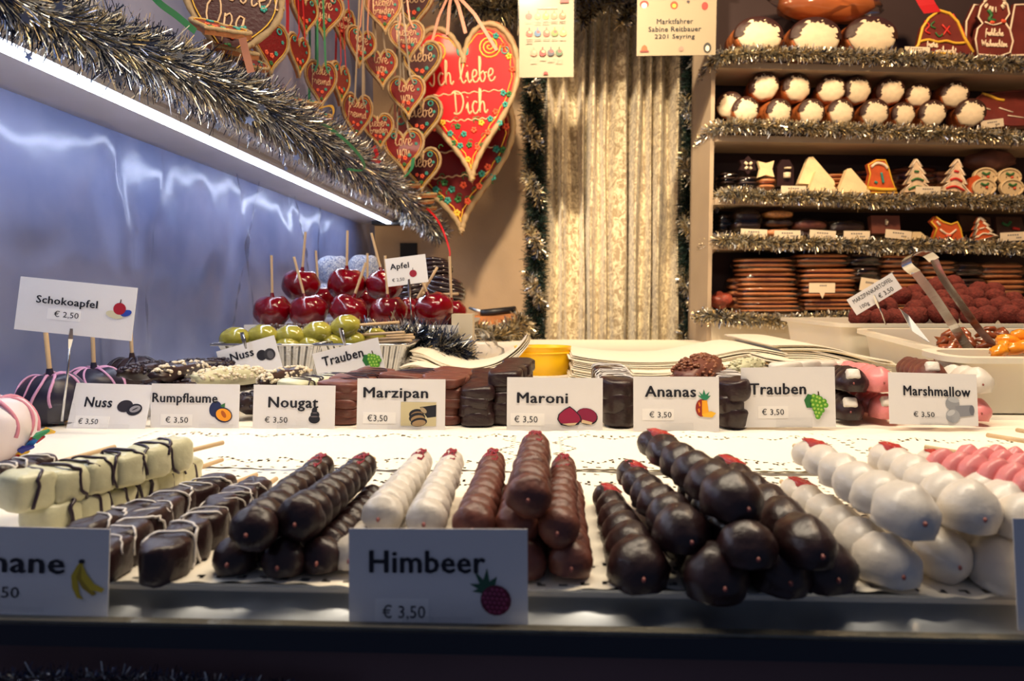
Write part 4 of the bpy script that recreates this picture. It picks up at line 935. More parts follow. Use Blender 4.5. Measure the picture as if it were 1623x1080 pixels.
# ================================================================== FOIL TRAYS AND GRAPE SKEWERS
GRAPE = mat('green_grape_glaze', (166, 158, 62), .12, coat=.8, bump=.4, bscale=2, var=.2, vscale=1.5)
def foil_tray(label, x0, x1, y0, y1, zt, zb, ins=.02):
    t = thing('foil_tray', label, 'tray', ((x0+x1)/2, (y0+y1)/2, zb)); loc = tuple(-c for c in t.location)
    m = MB(); ring_t = []; ring_b = []
    def edge(xa, xb, ya, yb, n, corr):
        pts = []
        for (p, q) in (((xa, ya), (xb, ya)), ((xb, ya), (xb, yb)), ((xb, yb), (xa, yb)), ((xa, yb), (xa, ya))):
            nn = max(6, int(n*(math.hypot(q[0]-p[0], q[1]-p[1]))/.2)*2)
            nn = n
            for k in range(nn):
                u = k/nn; x = p[0]+(q[0]-p[0])*u; y = p[1]+(q[1]-p[1])*u; d = corr*(1 if k % 6 < 3 else -1)
                nx_, ny_ = -(q[1]-p[1]), (q[0]-p[0]); l = math.hypot(nx_, ny_); pts.append((x+d*nx_/l, y+d*ny_/l))
        return pts
    n = 78; A = edge(x0, x1, y0, y1, n, .0022); B = edge(x0+ins, x1-ins, y0+ins, y1-ins, n, .0022); Rm = edge(x0-.008, x1+.008, y0-.008, y1+.008, n, 0)
    vs_ = [(x, y, zt) for x, y in Rm]+[(x, y, zt+.0015) for x, y in A]+[(x, y, zb) for x, y in B]; N = 4*n
    fs_ = [(i+r*N, (i+1) % N+r*N, (i+1) % N+(r+1)*N, i+(r+1)*N) for r in range(2) for i in range(N)]
    m.add((vs_, fs_), 0, False); m.build('corrugated_foil', FOIL, t, loc)
    MB().add(box(x0+ins, x1-ins, y0+ins, y1-ins, zb, zb+.001), 0, False).build('tray_base', FOIL, t, loc)
    MB().add(tube([(x0-.008, y0-.008, zt), (x1+.008, y0-.008, zt), (x1+.008, y1+.008, zt), (x0-.008, y1+.008, zt), (x0-.008, y0-.008, zt)], .0022, 6)).build('rolled_rim', CHROME, t, loc)
    return t
pa = P(346, 546, 1.10); pb = P(500, 549, 1.10)
foil_tray('aluminium foil tray with corrugated sides, left one holding grape skewers', pa.x, pb.x, 1.10, 1.25, pa.z, .004)
pa2 = P(508, 546, 1.10); pb2 = P(640, 546, 1.10)
foil_tray('aluminium foil tray with corrugated sides, right one under the stick ends', pa2.x, pb2.x, 1.10, 1.25, pa2.z, .004)
gm = MB().add(ell(1, 1, 1, seg=18, ring=12, jit=.06)).mesh('glazed_grape', GRAPE)
def grapes(label, pts, Y0, Y1, rpx, endpx, lx=1.4):
    A = P(pts[0][0], pts[0][1], Y0); t = thing('grape_skewer', label, 'fruit skewer', A)
    n = len(pts)
    for k, (px, py) in enumerate(pts):
        Y = Y0+(Y1-Y0)*k/(n-1); c = P(px, py, Y)-A; nb = pts[min(k+1, n-1)]; pv = pts[max(0, k-1)]
        an = math.atan2(-(nb[1]-pv[1]), nb[0]-pv[0])
        obj('glazed_grape', gm, t, c, (0, -an, 0), (rpx*lx*Y/F_PX, rpx*Y/F_PX, rpx*Y/F_PX))
    e = P(endpx[0], endpx[1], Y1)-A; c = P(*pts[-1], Y1)-A
    MB().add(tube([P(*pts[0], Y0)-A, c, e], .0024, 8)).build('stick', STICK, t)
grapes('green candied grape skewer lying on top, stick end to the right', [(372, 536), (416, 532), (459, 533), (502, 527), (547, 517)], 1.14, 1.18, 18, (633, 511))
grapes('green candied grape skewer in the foil tray, right end by the stick bundle', [(455, 548), (490, 546), (525, 543), (560, 540), (594, 534)], 1.15, 1.2, 14, (655, 531))
grapes('green candied grape skewer low at the left end of the foil tray', [(362, 545), (398, 544), (436, 543), (470, 545)], 1.14, 1.17, 12, (500, 545))
for k, (py, x1, lb) in enumerate([(527, 640, 'upper'), (535, 656, 'middle'), (540, 652, 'lower')]):
    tag(MB().add(tube([P(560, py+5, 1.21), P(x1, py, 1.12)], .0024, 8)).build('wooden_stick', STICK), lb+' wooden stick end jutting over the right foil tray rim', 'stick')
m = MB(); rnd = random.Random(4); a0 = P(420, 520, 1.24)
for k in range(40):
    px = rnd.uniform(410, 530); p = P(px, 519-(px-400)*.02+rnd.uniform(-3, 4), 1.24); m.add(ell(.004, .004, .004, tuple(p), 7, 5))
o = m.build('chocolate_nut_crumbs', mat('nut_brown', (88, 66, 60), .4, coat=.3)); tag(o, 'brown caramelised nut pieces heaped behind the grape skewers', 'nuts', kind='stuff')

# ================================================================== CENTRE: PAPERS, BASKET, BACK SHELF
BAGP = mat('white_waxed_paper', (248, 238, 216), .6)
def sheets(name, label, prof, Y0, Y1, n, th, part='paper_sheet', jit=.006, shift=(0, 0), cat='paper', skew=0):
    """prof: pixel outline of the top sheet's front edge on plane Y0"""
    pts = smooth([P(px, py, Y0) for px, py in prof], 5); t = thing(name, label, cat, pts[0]); o0 = pts[0]; rnd = random.Random(int(prof[0][0]))
    for k in range(n):
        dx = rnd.uniform(-jit, jit); dy = rnd.uniform(-jit, jit*.3)-k*.0006; m = MB(); v = []
        for p in pts:
            q = p-o0
            for (yy, zz) in ((0, 0), (Y1-Y0, 0), (Y1-Y0, -th*.55), (0, -th*.55)):
                v.append((q.x+dx+skew*yy, yy+dy, max(q.z-k*th+zz, -o0.z+.0005+(n-k)*.0002) if zz > -1 else 0))
        f = []
        for i in range(len(pts)-1):
            for a in range(4): b = (a+1) % 4; f.append((i*4+a, i*4+b, i*4+4+b, i*4+4+a))
        f.append((0, 3, 2, 1)); e = (len(pts)-1)*4; f.append((e, e+1, e+2, e+3))
        m.add((v, f), 0, False); m.build(part, BAGP, t)
    return t
sheets('paper_bag_stack', 'sagging stack of white paper bags curving up beside the yellow basket', [(652, 556), (672, 560), (700, 573), (740, 583), (785, 576), (818, 556), (836, 536)], 1.12, 1.26, 7, .0022, jit=.004)
sheets('paper_bag_stack', 'flat pile of white paper sheets left of the sagging bag stack', [(640, 582), (665, 578), (700, 588), (760, 596)], 1.06, 1.18, 4, .002)
sheets('paper_bag_stack', 'long wavy stack of white paper bags behind the middle cards', [(905, 562), (940, 568), (1000, 573), (1070, 572), (1130, 562), (1190, 552), (1245, 560)], 1.10, 1.30, 14, .0026, jit=.005)
sheets('paper_bag_stack', 'lower stack of white paper bags under the long wavy stack', [(1000, 590), (1060, 590), (1150, 578), (1240, 574)], 1.06, 1.26, 8, .0028)
sheets('paper_bag_stack', 'fanned stack of white paper bags in front of the white tubs', [(1228, 546), (1290, 546), (1330, 552), (1380, 566), (1420, 572)], 1.12, 1.40, 8, .003, jit=.012)
sheets('paper_bag_stack', 'low fanned stack of cream paper bags left of the pink skewers', [(1220, 566), (1270, 574), (1330, 584), (1400, 586)], 1.02, 1.2, 8, .003, jit=.012)
# yellow basket
YB = mat('yellow_plastic', (255, 200, 14), .35)
c = P(860, 598, 1.14); bk = thing('yellow_basket', 'round bright yellow plastic basket beside the long paper stack', 'basket', (c.x, 1.19, c.z))
rr = 47*1.14/F_PX; hh = 45*1.14/F_PX
MB().add(lathe([(0, 0), (rr*.93, 0), (rr*.97, hh*.5), (rr, hh), (rr*1.02, hh*1.02), (rr*.97, hh*1.02), (rr*.93, hh*.5), (rr*.88, .002), (0, .002)], 40, 1, .8)).build('bowl', YB, bk)
MB().add(tube([(rr*1.0*math.cos(a), rr*.8*math.sin(a), hh*.80) for a in [2*PI*k/40 for k in range(41)]], .0016, 6)).build('rim_band', YB, bk)
MB().add(box(rr*.95, rr*1.12, -.01, .008, hh*.72, hh*.80), 0, False).build('handle', YB, bk)
# little back shelf with board and knife
sh = thing('corner_shelf', 'small rounded corner shelf with tinsel edge left of the curtain', 'shelf', P(790, 515, 2.4))
a = P(742, 516, 2.30); b = P(832, 512, 2.5)
rel(sh, MB().add(([(a.x, 2.30, a.z), (b.x-.03, 2.30, a.z), (b.x+.02, 2.38, a.z), (b.x+.02, BY, a.z), (a.x, BY, a.z), (a.x, 2.30, a.z-.02), (b.x-.03, 2.30, a.z-.02), (b.x+.02, 2.38, a.z-.02), (b.x+.02, BY, a.z-.02), (a.x, BY, a.z-.02)], [(4, 3, 2, 1, 0), (5, 6, 7, 8, 9), (0, 1, 6, 5), (1, 2, 7, 6), (2, 3, 8, 7), (3, 4, 9, 8), (4, 0, 5, 9)]), 0, False).build('shelf_board', mat('cream_painted_shelf', (200, 190, 170), .6), sh))
rel(sh, MB().add(box(a.x, b.x+.02, 2.42, 2.44, -.0, a.z-.02), 0, False).build('cloth_skirt', mat('grey_cream_cloth', (160, 152, 136), .8), sh))
m = MB()
tag(MB().add(box(a.x+.01, b.x-.02, 2.33, 2.62, a.z, a.z+.028), 0, False).build('cutting_board', mat('orange_brown_wood', (190, 120, 66), .5, bump=.2, bscale=15, var=.25, vscale=8)), 'thick orange-brown wooden board on the small corner shelf', 'board')
kn = thing('kitchen_knife', 'knife with black handle lying on the wooden board', 'knife', P(790, 500, 2.38))
rel(kn, MB().add(tube([P(762, 497, 2.36), P(817, 491, 2.40)], [.012, .012], 8)).build('handle', mat('black_handle', (22, 22, 28), .4), kn))
rel(kn, MB().add(tube([P(744, 488, 2.40), P(763, 495, 2.37)], [.004, .008], 6)).build('blade', STEEL, kn))
garland('silver_tinsel_garland', 'champagne tinsel draped along the small corner shelf edge', [P(748, 522, 2.28), P(780, 536, 2.27), P(805, 530, 2.3), P(828, 508, 2.36)], [.03, .036, .036, .034], 3400, .5, 1.1, .0026, TS, [.3, .55, .15], seg=1)
garland('silver_tinsel_garland', 'dark tinsel tail hanging from the corner shelf tinsel', [P(796, 535, 2.28), P(800, 552, 2.28), P(804, 568, 2.28)], [.03, .024, .012], 900, .5, 1.1, .0026, TS, [.3, .2, .5], seg=1)
# ================================================================== PRICE CARDS
K = (18, 20, 34)
def apple_icon(x, y, r, c=(170, 20, 40)): return [(c, el2(x, y, r, r*.95)), ((60, 40, 30), [(x-r*.1, y-r*.9), (x+r*.1, y-r*.9), (x+r*.15, y-r*1.5), (x, y-r*1.5)])]
walnut = [((40, 34, 42), el2(82, 35, 12, 9.5, -10)), ((24, 22, 34), el2(97, 40, 12, 9, -18)), ((150, 146, 150), el2(98, 39, 8.5, 5.2, -18)), ((40, 34, 42), el2(98, 39, 1, 5, 60))]
plum = [((26, 40, 84), el2(103, 40, 10, 13, 10)), ((50, 110, 60), [(110, 34), (118, 30), (117, 40)]), ((24, 30, 70), el2(115, 49, 15, 12, 20)), ((246, 158, 30), el2(116, 49, 12.5, 9.8, 20)), ((180, 86, 20), el2(116, 48, 3.2, 6.5, -30))]
swirl = [(K, el2(97, 54, 9, 7)), (K, el2(98, 47, 7, 6)), (K, el2(97, 40, 4, 6, 20)), ((110, 100, 105), el2(97, 50, 6, 1)), ((110, 100, 105), el2(98, 44, 4, .9))]
marzpic = [((206, 192, 150), [(70, 37), (126, 37), (126, 75), (70, 75)]), (K, [(100, 45), (126, 41), (126, 60), (112, 62)]), (K, el2(95, 56, 12, 8, -8)), ((150, 120, 84), el2(96, 58, 10, 6, -8)), (K, el2(96, 62, 13, 8, -10)), ((160, 130, 92), el2(97, 64, 11, 6, -10)), (K, el2(99, 69, 13, 7, -10)), ((168, 138, 100), el2(99, 70.5, 11, 5, -10)), ((170, 150, 120), el2(106, 50, 6, 3.5, 40))]
chest = [(K, el2(127, 61, 17.5, 13, 14)), ((136, 16, 60), el2(127, 60, 16, 11.8, 14)), ((220, 190, 150), [(120, 66), (136, 70), (134, 74), (118, 71)]), (K, [(80, 66), (82, 58), (91, 50), (100, 45), (108, 51), (117, 60), (119, 66), (114, 74), (98, 77), (86, 75)]), ((150, 16, 62), [(82, 66), (84, 58), (92, 51), (100, 47), (107, 52), (115, 60), (117, 66), (113, 71), (98, 73), (86, 72)]), ((226, 196, 156), [(88, 73), (98, 72), (112, 71), (108, 75), (98, 76)])]
pine = [((40, 130, 90), [(110, 37), (101, 30), (107, 31), (103, 24), (109, 29), (111, 20), (114, 29), (120, 24), (117, 31), (122, 30), (116, 37)]), ((150, 40, 30), el2(107, 50, 9, 14)), ((250, 170, 30), [(108, 38), (116, 38), (119, 60), (108, 62)]), ((250, 190, 50), [(108, 60), (122, 55), (130, 58), (124, 65), (110, 64)]), ((230, 130, 30), [(102, 42), (104, 40), (106, 46), (104, 48)]), ((230, 130, 30), [(101, 52), (104, 50), (105, 56), (103, 58)])]
def grapes_icon(ox, oy, s): 
    o = [((40, 110, 50), [(ox-18*s, oy-6*s), (ox-12*s, oy-16*s), (ox-4*s, oy-14*s), (ox, oy-2*s), (ox-6*s, oy+6*s), (ox-14*s, oy+6*s)]), ((70, 50, 30), [(ox+4*s, oy-20*s), (ox+6*s, oy-20*s), (ox+8*s, oy-6*s), (ox+5*s, oy-6*s)])]
    rnd = random.Random(2)
    for x, y in ((-2, -12), (4, -10), (8, -8), (-4, -5), (2, -4), (8, -2), (14, -4), (-3, 2), (4, 3), (10, 4), (-1, 8), (5, 9), (10, 10), (1, 14), (6, 15), (3, 20), (16, 2)):
        o.append(((90, 160, 40), el2(ox+x*s, oy+y*s, 4.3*s, 4.3*s, 0, 12))); o.append(((170, 206, 90), el2(ox+x*s-1*s, oy+y*s-1*s, 2*s, 2*s, 0, 8)))
    return o
marsh = [((150, 152, 158), el2(100, 48, 11, 11)), ((184, 186, 190), el2(102, 42, 9, 4.5, 10)), ((140, 142, 150), [(104, 52), (130, 50), (133, 66), (106, 70)]), ((110, 112, 122), el2(130, 58, 4, 8)), ((166, 168, 174), el2(100, 68, 11, 11)), ((196, 198, 202), el2(97, 63, 7, 4, -30))]
def rasp_icon(ox, oy, s):
    o = [((30, 84, 60), [(ox-4*s, oy+2*s), (ox-26*s, oy-2*s), (ox-16*s, oy-6*s), (ox-30*s, oy-14*s), (ox-14*s, oy-14*s), (ox-24*s, oy-38*s), (ox-8*s, oy-20*s), (ox-2*s, oy-40*s), (ox+2*s, oy-18*s), (ox+14*s, oy-26*s), (ox+10*s, oy-8*s)])]
    o.append(((104, 20, 52), el2(ox+12*s, oy+12*s, 25*s, 24*s, 35)))
    for i in range(6):
        for j in range(6):
            x = ox-8*s+i*7.5*s+(j % 2)*3.5*s; y = oy-6*s+j*7*s
            if ((x-ox-12*s)**2+(y-oy-12*s)**2) < (21*s)**2: o.append(((146, 42, 84), el2(x, y, 3.1*s, 3.1*s, 0, 10))); o.append(((176, 84, 120), el2(x-s, y-s, 1.2*s, 1.2*s, 0, 8)))
    return o
banana = [((206, 176, 40), [(262, 54), (268, 54), (258, 84), (262, 108), (268, 116), (258, 114), (250, 98), (248, 78), (256, 62)]), ((170, 140, 30), [(263, 58), (266, 78), (276, 96), (288, 106), (282, 110), (266, 98), (256, 80)]), ((220, 190, 50), [(264, 56), (272, 74), (284, 90), (300, 98), (296, 104), (278, 100), (264, 82)]), (K, el2(264, 54, 5, 3.5))]
price_card('small white card reading Nuss with two walnuts, leftmost of the row', (104, 684), (228, 688), (122, 607), .775, .020, 118, 77, [('Nuss', 1, 20, 22, 62, 38), ('€ 3,50', 0, 16, 56, 46, 66)], walnut, (10, 52, 62, 70), .62)
price_card('small white card reading Rumpflaume with a halved plum', (238, 683), (378, 685), (238, 608), .784, .006, 140, 76, [('Rumpflaume', 1, 2, 15, 106, 35), ('€ 3,50', 0, 24, 53, 60, 64)], plum, (16, 49, 66, 67), .75)
price_card('small white card reading Nougat with a dark swirl', (400, 685), (530, 687), (404, 610), .784, .006, 129, 76, [('Nougat', 1, 24, 19, 103, 42), ('€ 3,50', 0, 19, 51, 55, 62)], swirl, None, .5)
price_card('small white card reading Marzipan with a photo of sliced marzipan loaf', (565, 684), (705, 686), (567, 600), .784, .006, 140, 85, [('Marzipan', 1, 10, 14, 113, 36), ('€3,50', 0, 17, 58, 49, 70)], marzpic, (10, 54, 62, 72), .55)
price_card('small white card reading Maroni with two purple-red chestnuts', (803, 686), (955, 688), (804, 598), .780, .006, 152, 88, [('Maroni', 1, 16, 24, 97, 41), ('€ 3,50', 0, 12, 61, 49, 73)], chest, (6, 57, 60, 76), .55)
price_card('small white card reading Ananas with a cut pineapple', (1004, 684), (1140, 685), (1002, 597), .784, .006, 135, 88, [('Ananas', 1, 18, 15, 99, 33), ('€ 3,50', 0, 25, 56, 60, 67)], pine, (14, 52, 64, 70), .5)
price_card('larger white card reading Trauben with green grapes, right half of the row', (1176, 678), (1325, 677), (1172, 583), .80, .006, 149, 94, [('Trauben', 1, 13, 25, 103, 43), ('€ 3,50', 0, 32, 65, 67, 76)], grapes_icon(117, 58, .98), (26, 61, 74, 80), .55)
price_card('small white card reading Marshmallow with three grey marshmallows, rightmost', (1410, 672), (1551, 676), (1404, 590), .80, .010, 140, 83, [('Marshmallow', 1, 23, 21, 129, 37), ('€ 3,50', 0, 38, 62, 71, 72)], marsh, None, .52)
price_card('large shaded card reading Himbeer with a raspberry, front centre on the rail', (553, 1001), (837, 1004), (554, 838), .3400, .004, 284, 163, [('Himbeer', 1, 33, 34, 218, 70), ('€ 3,50', 0, 54, 120, 122, 144)], rasp_icon(222, 100, .98), (42, 111, 128, 148), .5)
price_card('large shaded card reading Banane with bananas, cut by the left frame edge', (-140, 978), (170, 988), (-135, 831), .3400, .004, 305, 154, [('Banane', 1, 62, 40, 238, 76), ('€ 3,50', 0, 90, 98, 168, 120)], banana, None, .5)
price_card('blank shaded sliver of a card at the right frame edge', (1614, 1000), (1860, 1000), (1604, 822), .3400, .006, 246, 178, [], (), None, .5)
def clip_stand(t_label, base, top, Y, r=.0012, clipl=.018, block=None, name='clip_stand', Yt=None):
    b = P(base[0], base[1], Y); t_ = P(top[0], top[1], Yt or Y); t = thing(name, t_label, 'card clip', b); d = t_-b
    MB().add(tube([Vector((0, 0, 0)), d*.5+Vector((.001, 0, 0)), d], r, 8)).build('rod', CHROME, t)
    u = d.normalized(); m = MB(); m.add(tube([d-u*clipl*.5, d+u*clipl*.1, d+u*clipl*.7], [.0014, .0030, .0018], 4), 0, False); m.build('clip_jaw', CHROME, t)
    if block: MB().add(box(-block, block, -.006, .006, -.002, block*1.6), 0, False).build('clear_base', CLEAR, t)
    return t
price_card('tilted white card reading Schokoapfel with an apple, above the striped apples', (22, 522), (208, 541), (32, 438), .735, .006, 187, 85, [('Schokoapfel', 1, 30, 27, 128, 43), ('€ 2,50', 0, 61, 49, 100, 60)], [((214, 206, 170), el2(156, 46, 14, 6, 8)), ((36, 66, 160), el2(174, 42, 9, 5, -20))]+apple_icon(163, 36, 10), (50, 46, 102, 63), None)
clip_stand('slim metal clip stand with clear foot holding the tilted card', (98, 668), (111, 540), .730, block=.011)
price_card('small white card reading Apfel with a red apple, among the candy apples', (615, 455), (679, 447), (609, 411), 1.26, .004, 66, 44, [('Apfel', 1, 7, 9, 38, 21), ('€ 2,50', 0, 8, 32, 28, 38)], apple_icon(43, 28, 6, (150, 20, 44)), None, None)
clip_stand('slim metal clip stand rising between the candy apples', (652, 518), (649, 462), 1.252, clipl=.03)
price_card('tilted card reading Nuss, clipped to the left foil tray', (357, 612), (449, 586), (341, 558), 1.02, .004, 93, 60, [('Nuss', 1, 19, 10, 56, 24)], [((34, 32, 40), el2(67, 27, 8, 9)), ((50, 48, 54), el2(79, 29, 9, 10)), ((90, 88, 92), el2(80, 30, 5, 7))], None, None)
price_card('tilted card reading Trauben, clipped to the right foil tray', (508, 616), (612, 590), (492, 562), 1.00, .004, 108, 56, [('Trauben', 1, 13, 9, 80, 24)], grapes_icon(90, 34, .8), None, None)
for (a, b, Y, lb) in (((383, 527), (390, 553), 1.01, 'small metal clip biting the tilted Nuss card on the foil tray'), ((540, 520), (547, 548), .99, 'small metal clip biting the tilted Trauben card on the foil tray')):
    t = thing('metal_clip', lb, 'card clip', P(*a, Y)); d = P(*b, Y)-P(*a, Y)
    MB().add(tube([Vector((0, 0, 0)), d*.4, d], [.0028, .0034, .0014], 4), 0, False).build('clip_jaw', CHROME, t)
    MB().add(tube([d*.1+Vector((.003, -.002, 0)), d*.95+Vector((.001, -.001, 0))], .0007, 5)).build('spring_wire', CHROME, t)
price_card('slanting card reading MARZIPANKARTOFFEL above the cocoa-dusted balls', (1358, 500), (1430, 457), (1346, 473), 1.24, .004, 87, 30, [('MARZIPANKARTOFFEL', 1, 7, 5, 81, 12), ('100g', 0, 12, 19, 28, 27), ('€ 3,50', 0, 47, 18, 74, 27)], (), None, None)
clip_stand('metal clip rod holding the slanting card over the cocoa balls', (1404, 515), (1390, 480), 1.235, clipl=.02)

# hanging posters
def poster(label, TL, BR, Y, deco):
    a = P(*TL, Y); b = P(*BR, Y); t = thing('hanging_notice', label, 'sign', (a.x, Y, b.z)); wd = b.x-a.x; h = a.z-b.z
    sheet = MB().add(box(0, wd, 0, .001, 0, h), 0, False).build('notice_sheet', mat('notice_paper', (150, 138, 118), .5), t)
    pw, ph = BR[0]-TL[0], BR[1]-TL[1]
    fx = lambda x: x/pw*wd
    fz = lambda y: h-y/ph*h
    texts, icon = deco
    for s, x0, y0, x1, y1 in texts: MB().add(text_geo(s, 0, fx(x0), fx(x1), fz(y1), fz(y0), -.0012), 0, False).build('lettering', INK, sheet)
    m = MB(); ms = []
    for k, (col, poly) in enumerate(icon):
        mm_ = pm(col)
        if mm_ not in ms: ms.append(mm_)
        m.add(([(fx(x), -.0010-.00006*k, fz(y)) for x, y in poly], [tuple(range(len(poly)))]), ms.index(mm_), False)
    m.build('printed_picture', ms, sheet)
    m = MB(); m.add(([(-.004, -.006, -.004), (wd+.006, -.006, -.005), (wd+.006, -.005, h), (-.004, -.005, h)], [(0, 1, 2, 3)])); m.build('clear_sleeve', film('sleeve_film', (.98, .98, .96), .2, .12, .04), t)
    return t
ic = []; rnd = random.Random(8); pal = [(110, 50, 40), (220, 130, 90), (236, 150, 60), (190, 110, 80), (200, 90, 60), (190, 50, 40), (40, 90, 140), (180, 70, 60), (96, 120, 50), (220, 150, 90), (200, 120, 100), (170, 30, 40), (60, 60, 80), (60, 90, 60)]
k = 0
for row, (y, xs) in enumerate(((38, (15, 29, 42, 55, 68)), (65, (16, 29, 43, 56, 69)), (96, (23, 37, 50, 63)))):
    for x in xs:
        c = pal[k]; k += 1
        ic.append((c, el2(x, y, 5.6, 5.2, 0, 12))); ic.append(((200, 60, 60) if c[0] < 150 else (240, 190, 130), el2(x+1, y-2, 2.8, 2, 20, 8))); ic.append((c, [(x-1, y-5), (x+1, y-5), (x+1, y-9), (x-1, y-9)]))
        for q in range(rnd.randint(2, 4)): ic.append(((160, 148, 132), [(x-5, y+8+q*2.4), (x+5, y+8+q*2.4), (x+5, y+9.2+q*2.4), (x-5, y+9.2+q*2.4)]))
ic += [((170, 156, 140), [(28, 25), (60, 25), (60, 26.3), (28, 26.3)]), ((200, 60, 60), [(64, 10), (78, 10), (78, 18), (64, 18)]), ((206, 30, 36), [(38, 130), (46, 130), (45, 127), (42, 125.5), (39, 127)])]
poster('tall cream notice with three rows of small round fruit pictures, left of curtain', (823, -12), (909, 122), 2.28, ([], ic))
si = [((190, 40, 40), el2(11, 10, 7, 6)), ((236, 220, 200), el2(11, 12, 4.5, 4.5)), ((196, 60, 30), el2(58, 12, 6, 6)), ((240, 190, 60), el2(58, 13, 3, 3)), ((170, 40, 40), el2(106, 14, 5, 6)), ((60, 50, 60), el2(80, 7, 2.5, 2)), ((200, 80, 40), [(6, 84), (18, 84), (16, 76), (12, 73), (8, 76)]), ((110, 40, 34), [(5, 82), (19, 82), (19, 85), (5, 85)]), ((40, 40, 46), el2(111, 79, 6, 8)), ((230, 220, 200), el2(111, 80, 3.2, 4.5)), ((150, 120, 110), el2(70, 80, 4, 4))]
poster('white laminated trader notice with three lines of black print, right of curtain', (1010, -3), (1134, 87), 2.12, ([('Marktfahrer', 31, 33, 88, 41), ('Sabine Reitbauer', 18, 45, 101, 53), ('2201 Seyring', 28, 57, 91, 66)], si))

# ================================================================== SHELF UNIT AT THE RIGHT
SHW = mat('shelf_cream_paint', (176, 156, 132), .7, var=.05, vscale=6); SHB = mat('shelf_back_shaded', (52, 36, 38), .8, var=.1, vscale=5)  # the back is cream; its shade is put into the dark brown colour
su = thing('shelf_unit', 'cream painted shelf unit with five tinsel-edged boards, right background', 'shelf', (SH0.x, SH0.y, 0), (0, 0, SHA))
DEP = .19; SW = 1.35
zs_ = [S(1160, 96, 0).z, S(1160, 213, 0).z, S(1160, 314, 0).z, S(1160, 385, 0).z, S(1160, 498, 0).z]
for z in zs_: MB().add(box(0, SW, .012, DEP, z-.018, z), 0, False).build('shelf_board', SHW, su)
MB().add(box(-.012, 0, .03, DEP+.02, .0, 1.25), 0, False).build('side_panel', SHW, su)
MB().add(box(-.012, SW, DEP+.002, DEP+.02, .0, 1.25), 0, False).build('back_panel', SHB, su)
for z in zs_[:4]:
    MB().add(prism([(.03, z-.018), (.18, z-.018), (.18, z-.024), (.03, z-.075)], .004, .012, 'x')[0] and ([(q, y, zz) for q in (.006, .014) for y, zz in ((.04, z-.018), (.18, z-.018), (.18, z-.08), (.17, z-.08))], [(0, 1, 2, 3), (7, 6, 5, 4), (0, 4, 5, 1), (1, 5, 6, 2), (2, 6, 7, 3), (3, 7, 4, 0)]), 0, False).build('bracket', SHW, su)
MB().add(box(.006, .014, .175, .187, .1, 1.2), 0, False).build('shelf_rail', STEEL, su)
MB().add(box(0, SW, .02, .03, 0, zs_[4]-.018), 0, False).build('cloth_panel', mat('cream_shelf_cloth', (206, 194, 172), .8, bump=.2, bscale=10), su)
TW = [.45, .38, .17]
for k, (lb, pl) in enumerate([
  ('topmost', [(1114, 132, .18), (1126, 108, .09), (1143, 90, 0), (1200, 84, 0), (1300, 86, 0), (1400, 90, 0), (1500, 95, 0), (1623, 102, 0), (1780, 110, 0)]),
  ('second', [(1108, 232, .18), (1124, 212, .09), (1146, 200, 0), (1200, 200, 0), (1300, 203, 0), (1400, 207, 0), (1500, 211, 0), (1623, 217, 0), (1780, 224, 0)]),
  ('third', [(1128, 332, .17), (1140, 316, .08), (1160, 306, 0), (1230, 312, 0), (1300, 312, 0), (1400, 319, 0), (1500, 315, 0), (1623, 321, 0), (1780, 324, 0)]),
  ('fourth', [(1112, 396, .17), (1128, 386, .08), (1155, 380, 0), (1230, 385, 0), (1300, 385, 0), (1400, 390, 0), (1500, 388, 0), (1623, 393, 0), (1780, 396, 0)]),
  ('lowest', [(1101, 502, .1), (1125, 500, .02), (1160, 504, 0), (1230, 508, 0), (1300, 506, 0), (1350, 503, 0), (1500, 505, 0), (1623, 507, 0), (1780, 508, 0)])]):
    pts = [S(a, b, o-.012) for a, b, o in pl]
    garland('shelf_tinsel', 'silver tinsel along the %s shelf board at the right' % lb, pts, [.016, .021, .020, .0195, .0195, .020, .0195, .0195, .0195], 15000, .45, 1.0, .0026, [TIN_S, TIN_G, TIN_D], TW, seg=1)

# ---- shelf goods
def on(px, py, off): p = S(px, py, off); return p, p.y/F_PX
PAST = mat('baked_pastry', (170, 96, 50), .45, coat=.2, bump=.4, bscale=4, var=.3, vscale=3); CREAM = mat('marshmallow_cream', (232, 214, 182), .6, bump=.4, bscale=3, var=.06, vscale=3)
DCH = mat('roll_chocolate', (60, 34, 28), .35, bump=.3, bscale=100)
def cream_roll_mesh():
    body = MB().add(lathe([(.0, 0), (.95, 0), (1.0, .08), (1.0, .6), (.96, .7), (1.0, .8), (1.0, 1.3), (.96, 1.4), (.98, 1.5), (.95, 2.2), (.0, 2.25)], 26)).mesh('pastry_shell', PAST)
    cream = MB().add(ell(.95, .95, .34, (0, 0, 0), 24, 12, jit=.12)).mesh('cream_filling', CREAM)
    m = MB(); m.v, m.f = [], []
    g = []; A = 22
    for i in range(A+1):
        a = -PI*.05+PI*1.1*i/A
        for r, z in ((.80-.16*abs(math.sin(i*1.7)), -.24), (1.02, -.10), (1.06, .12+.06*math.sin(i*2.3)), (1.01, .20+.06*math.sin(i*2.3))): g.append((r*math.cos(a), r*math.sin(a), z))
    m.add((g, [(i*4+j, (i+1)*4+j, (i+1)*4+j+1, i*4+j+1) for i in range(A) for j in range(3)]))
    choc = m.mesh('chocolate_rim', DCH); return body, cream, choc
RB = cream_roll_mesh()
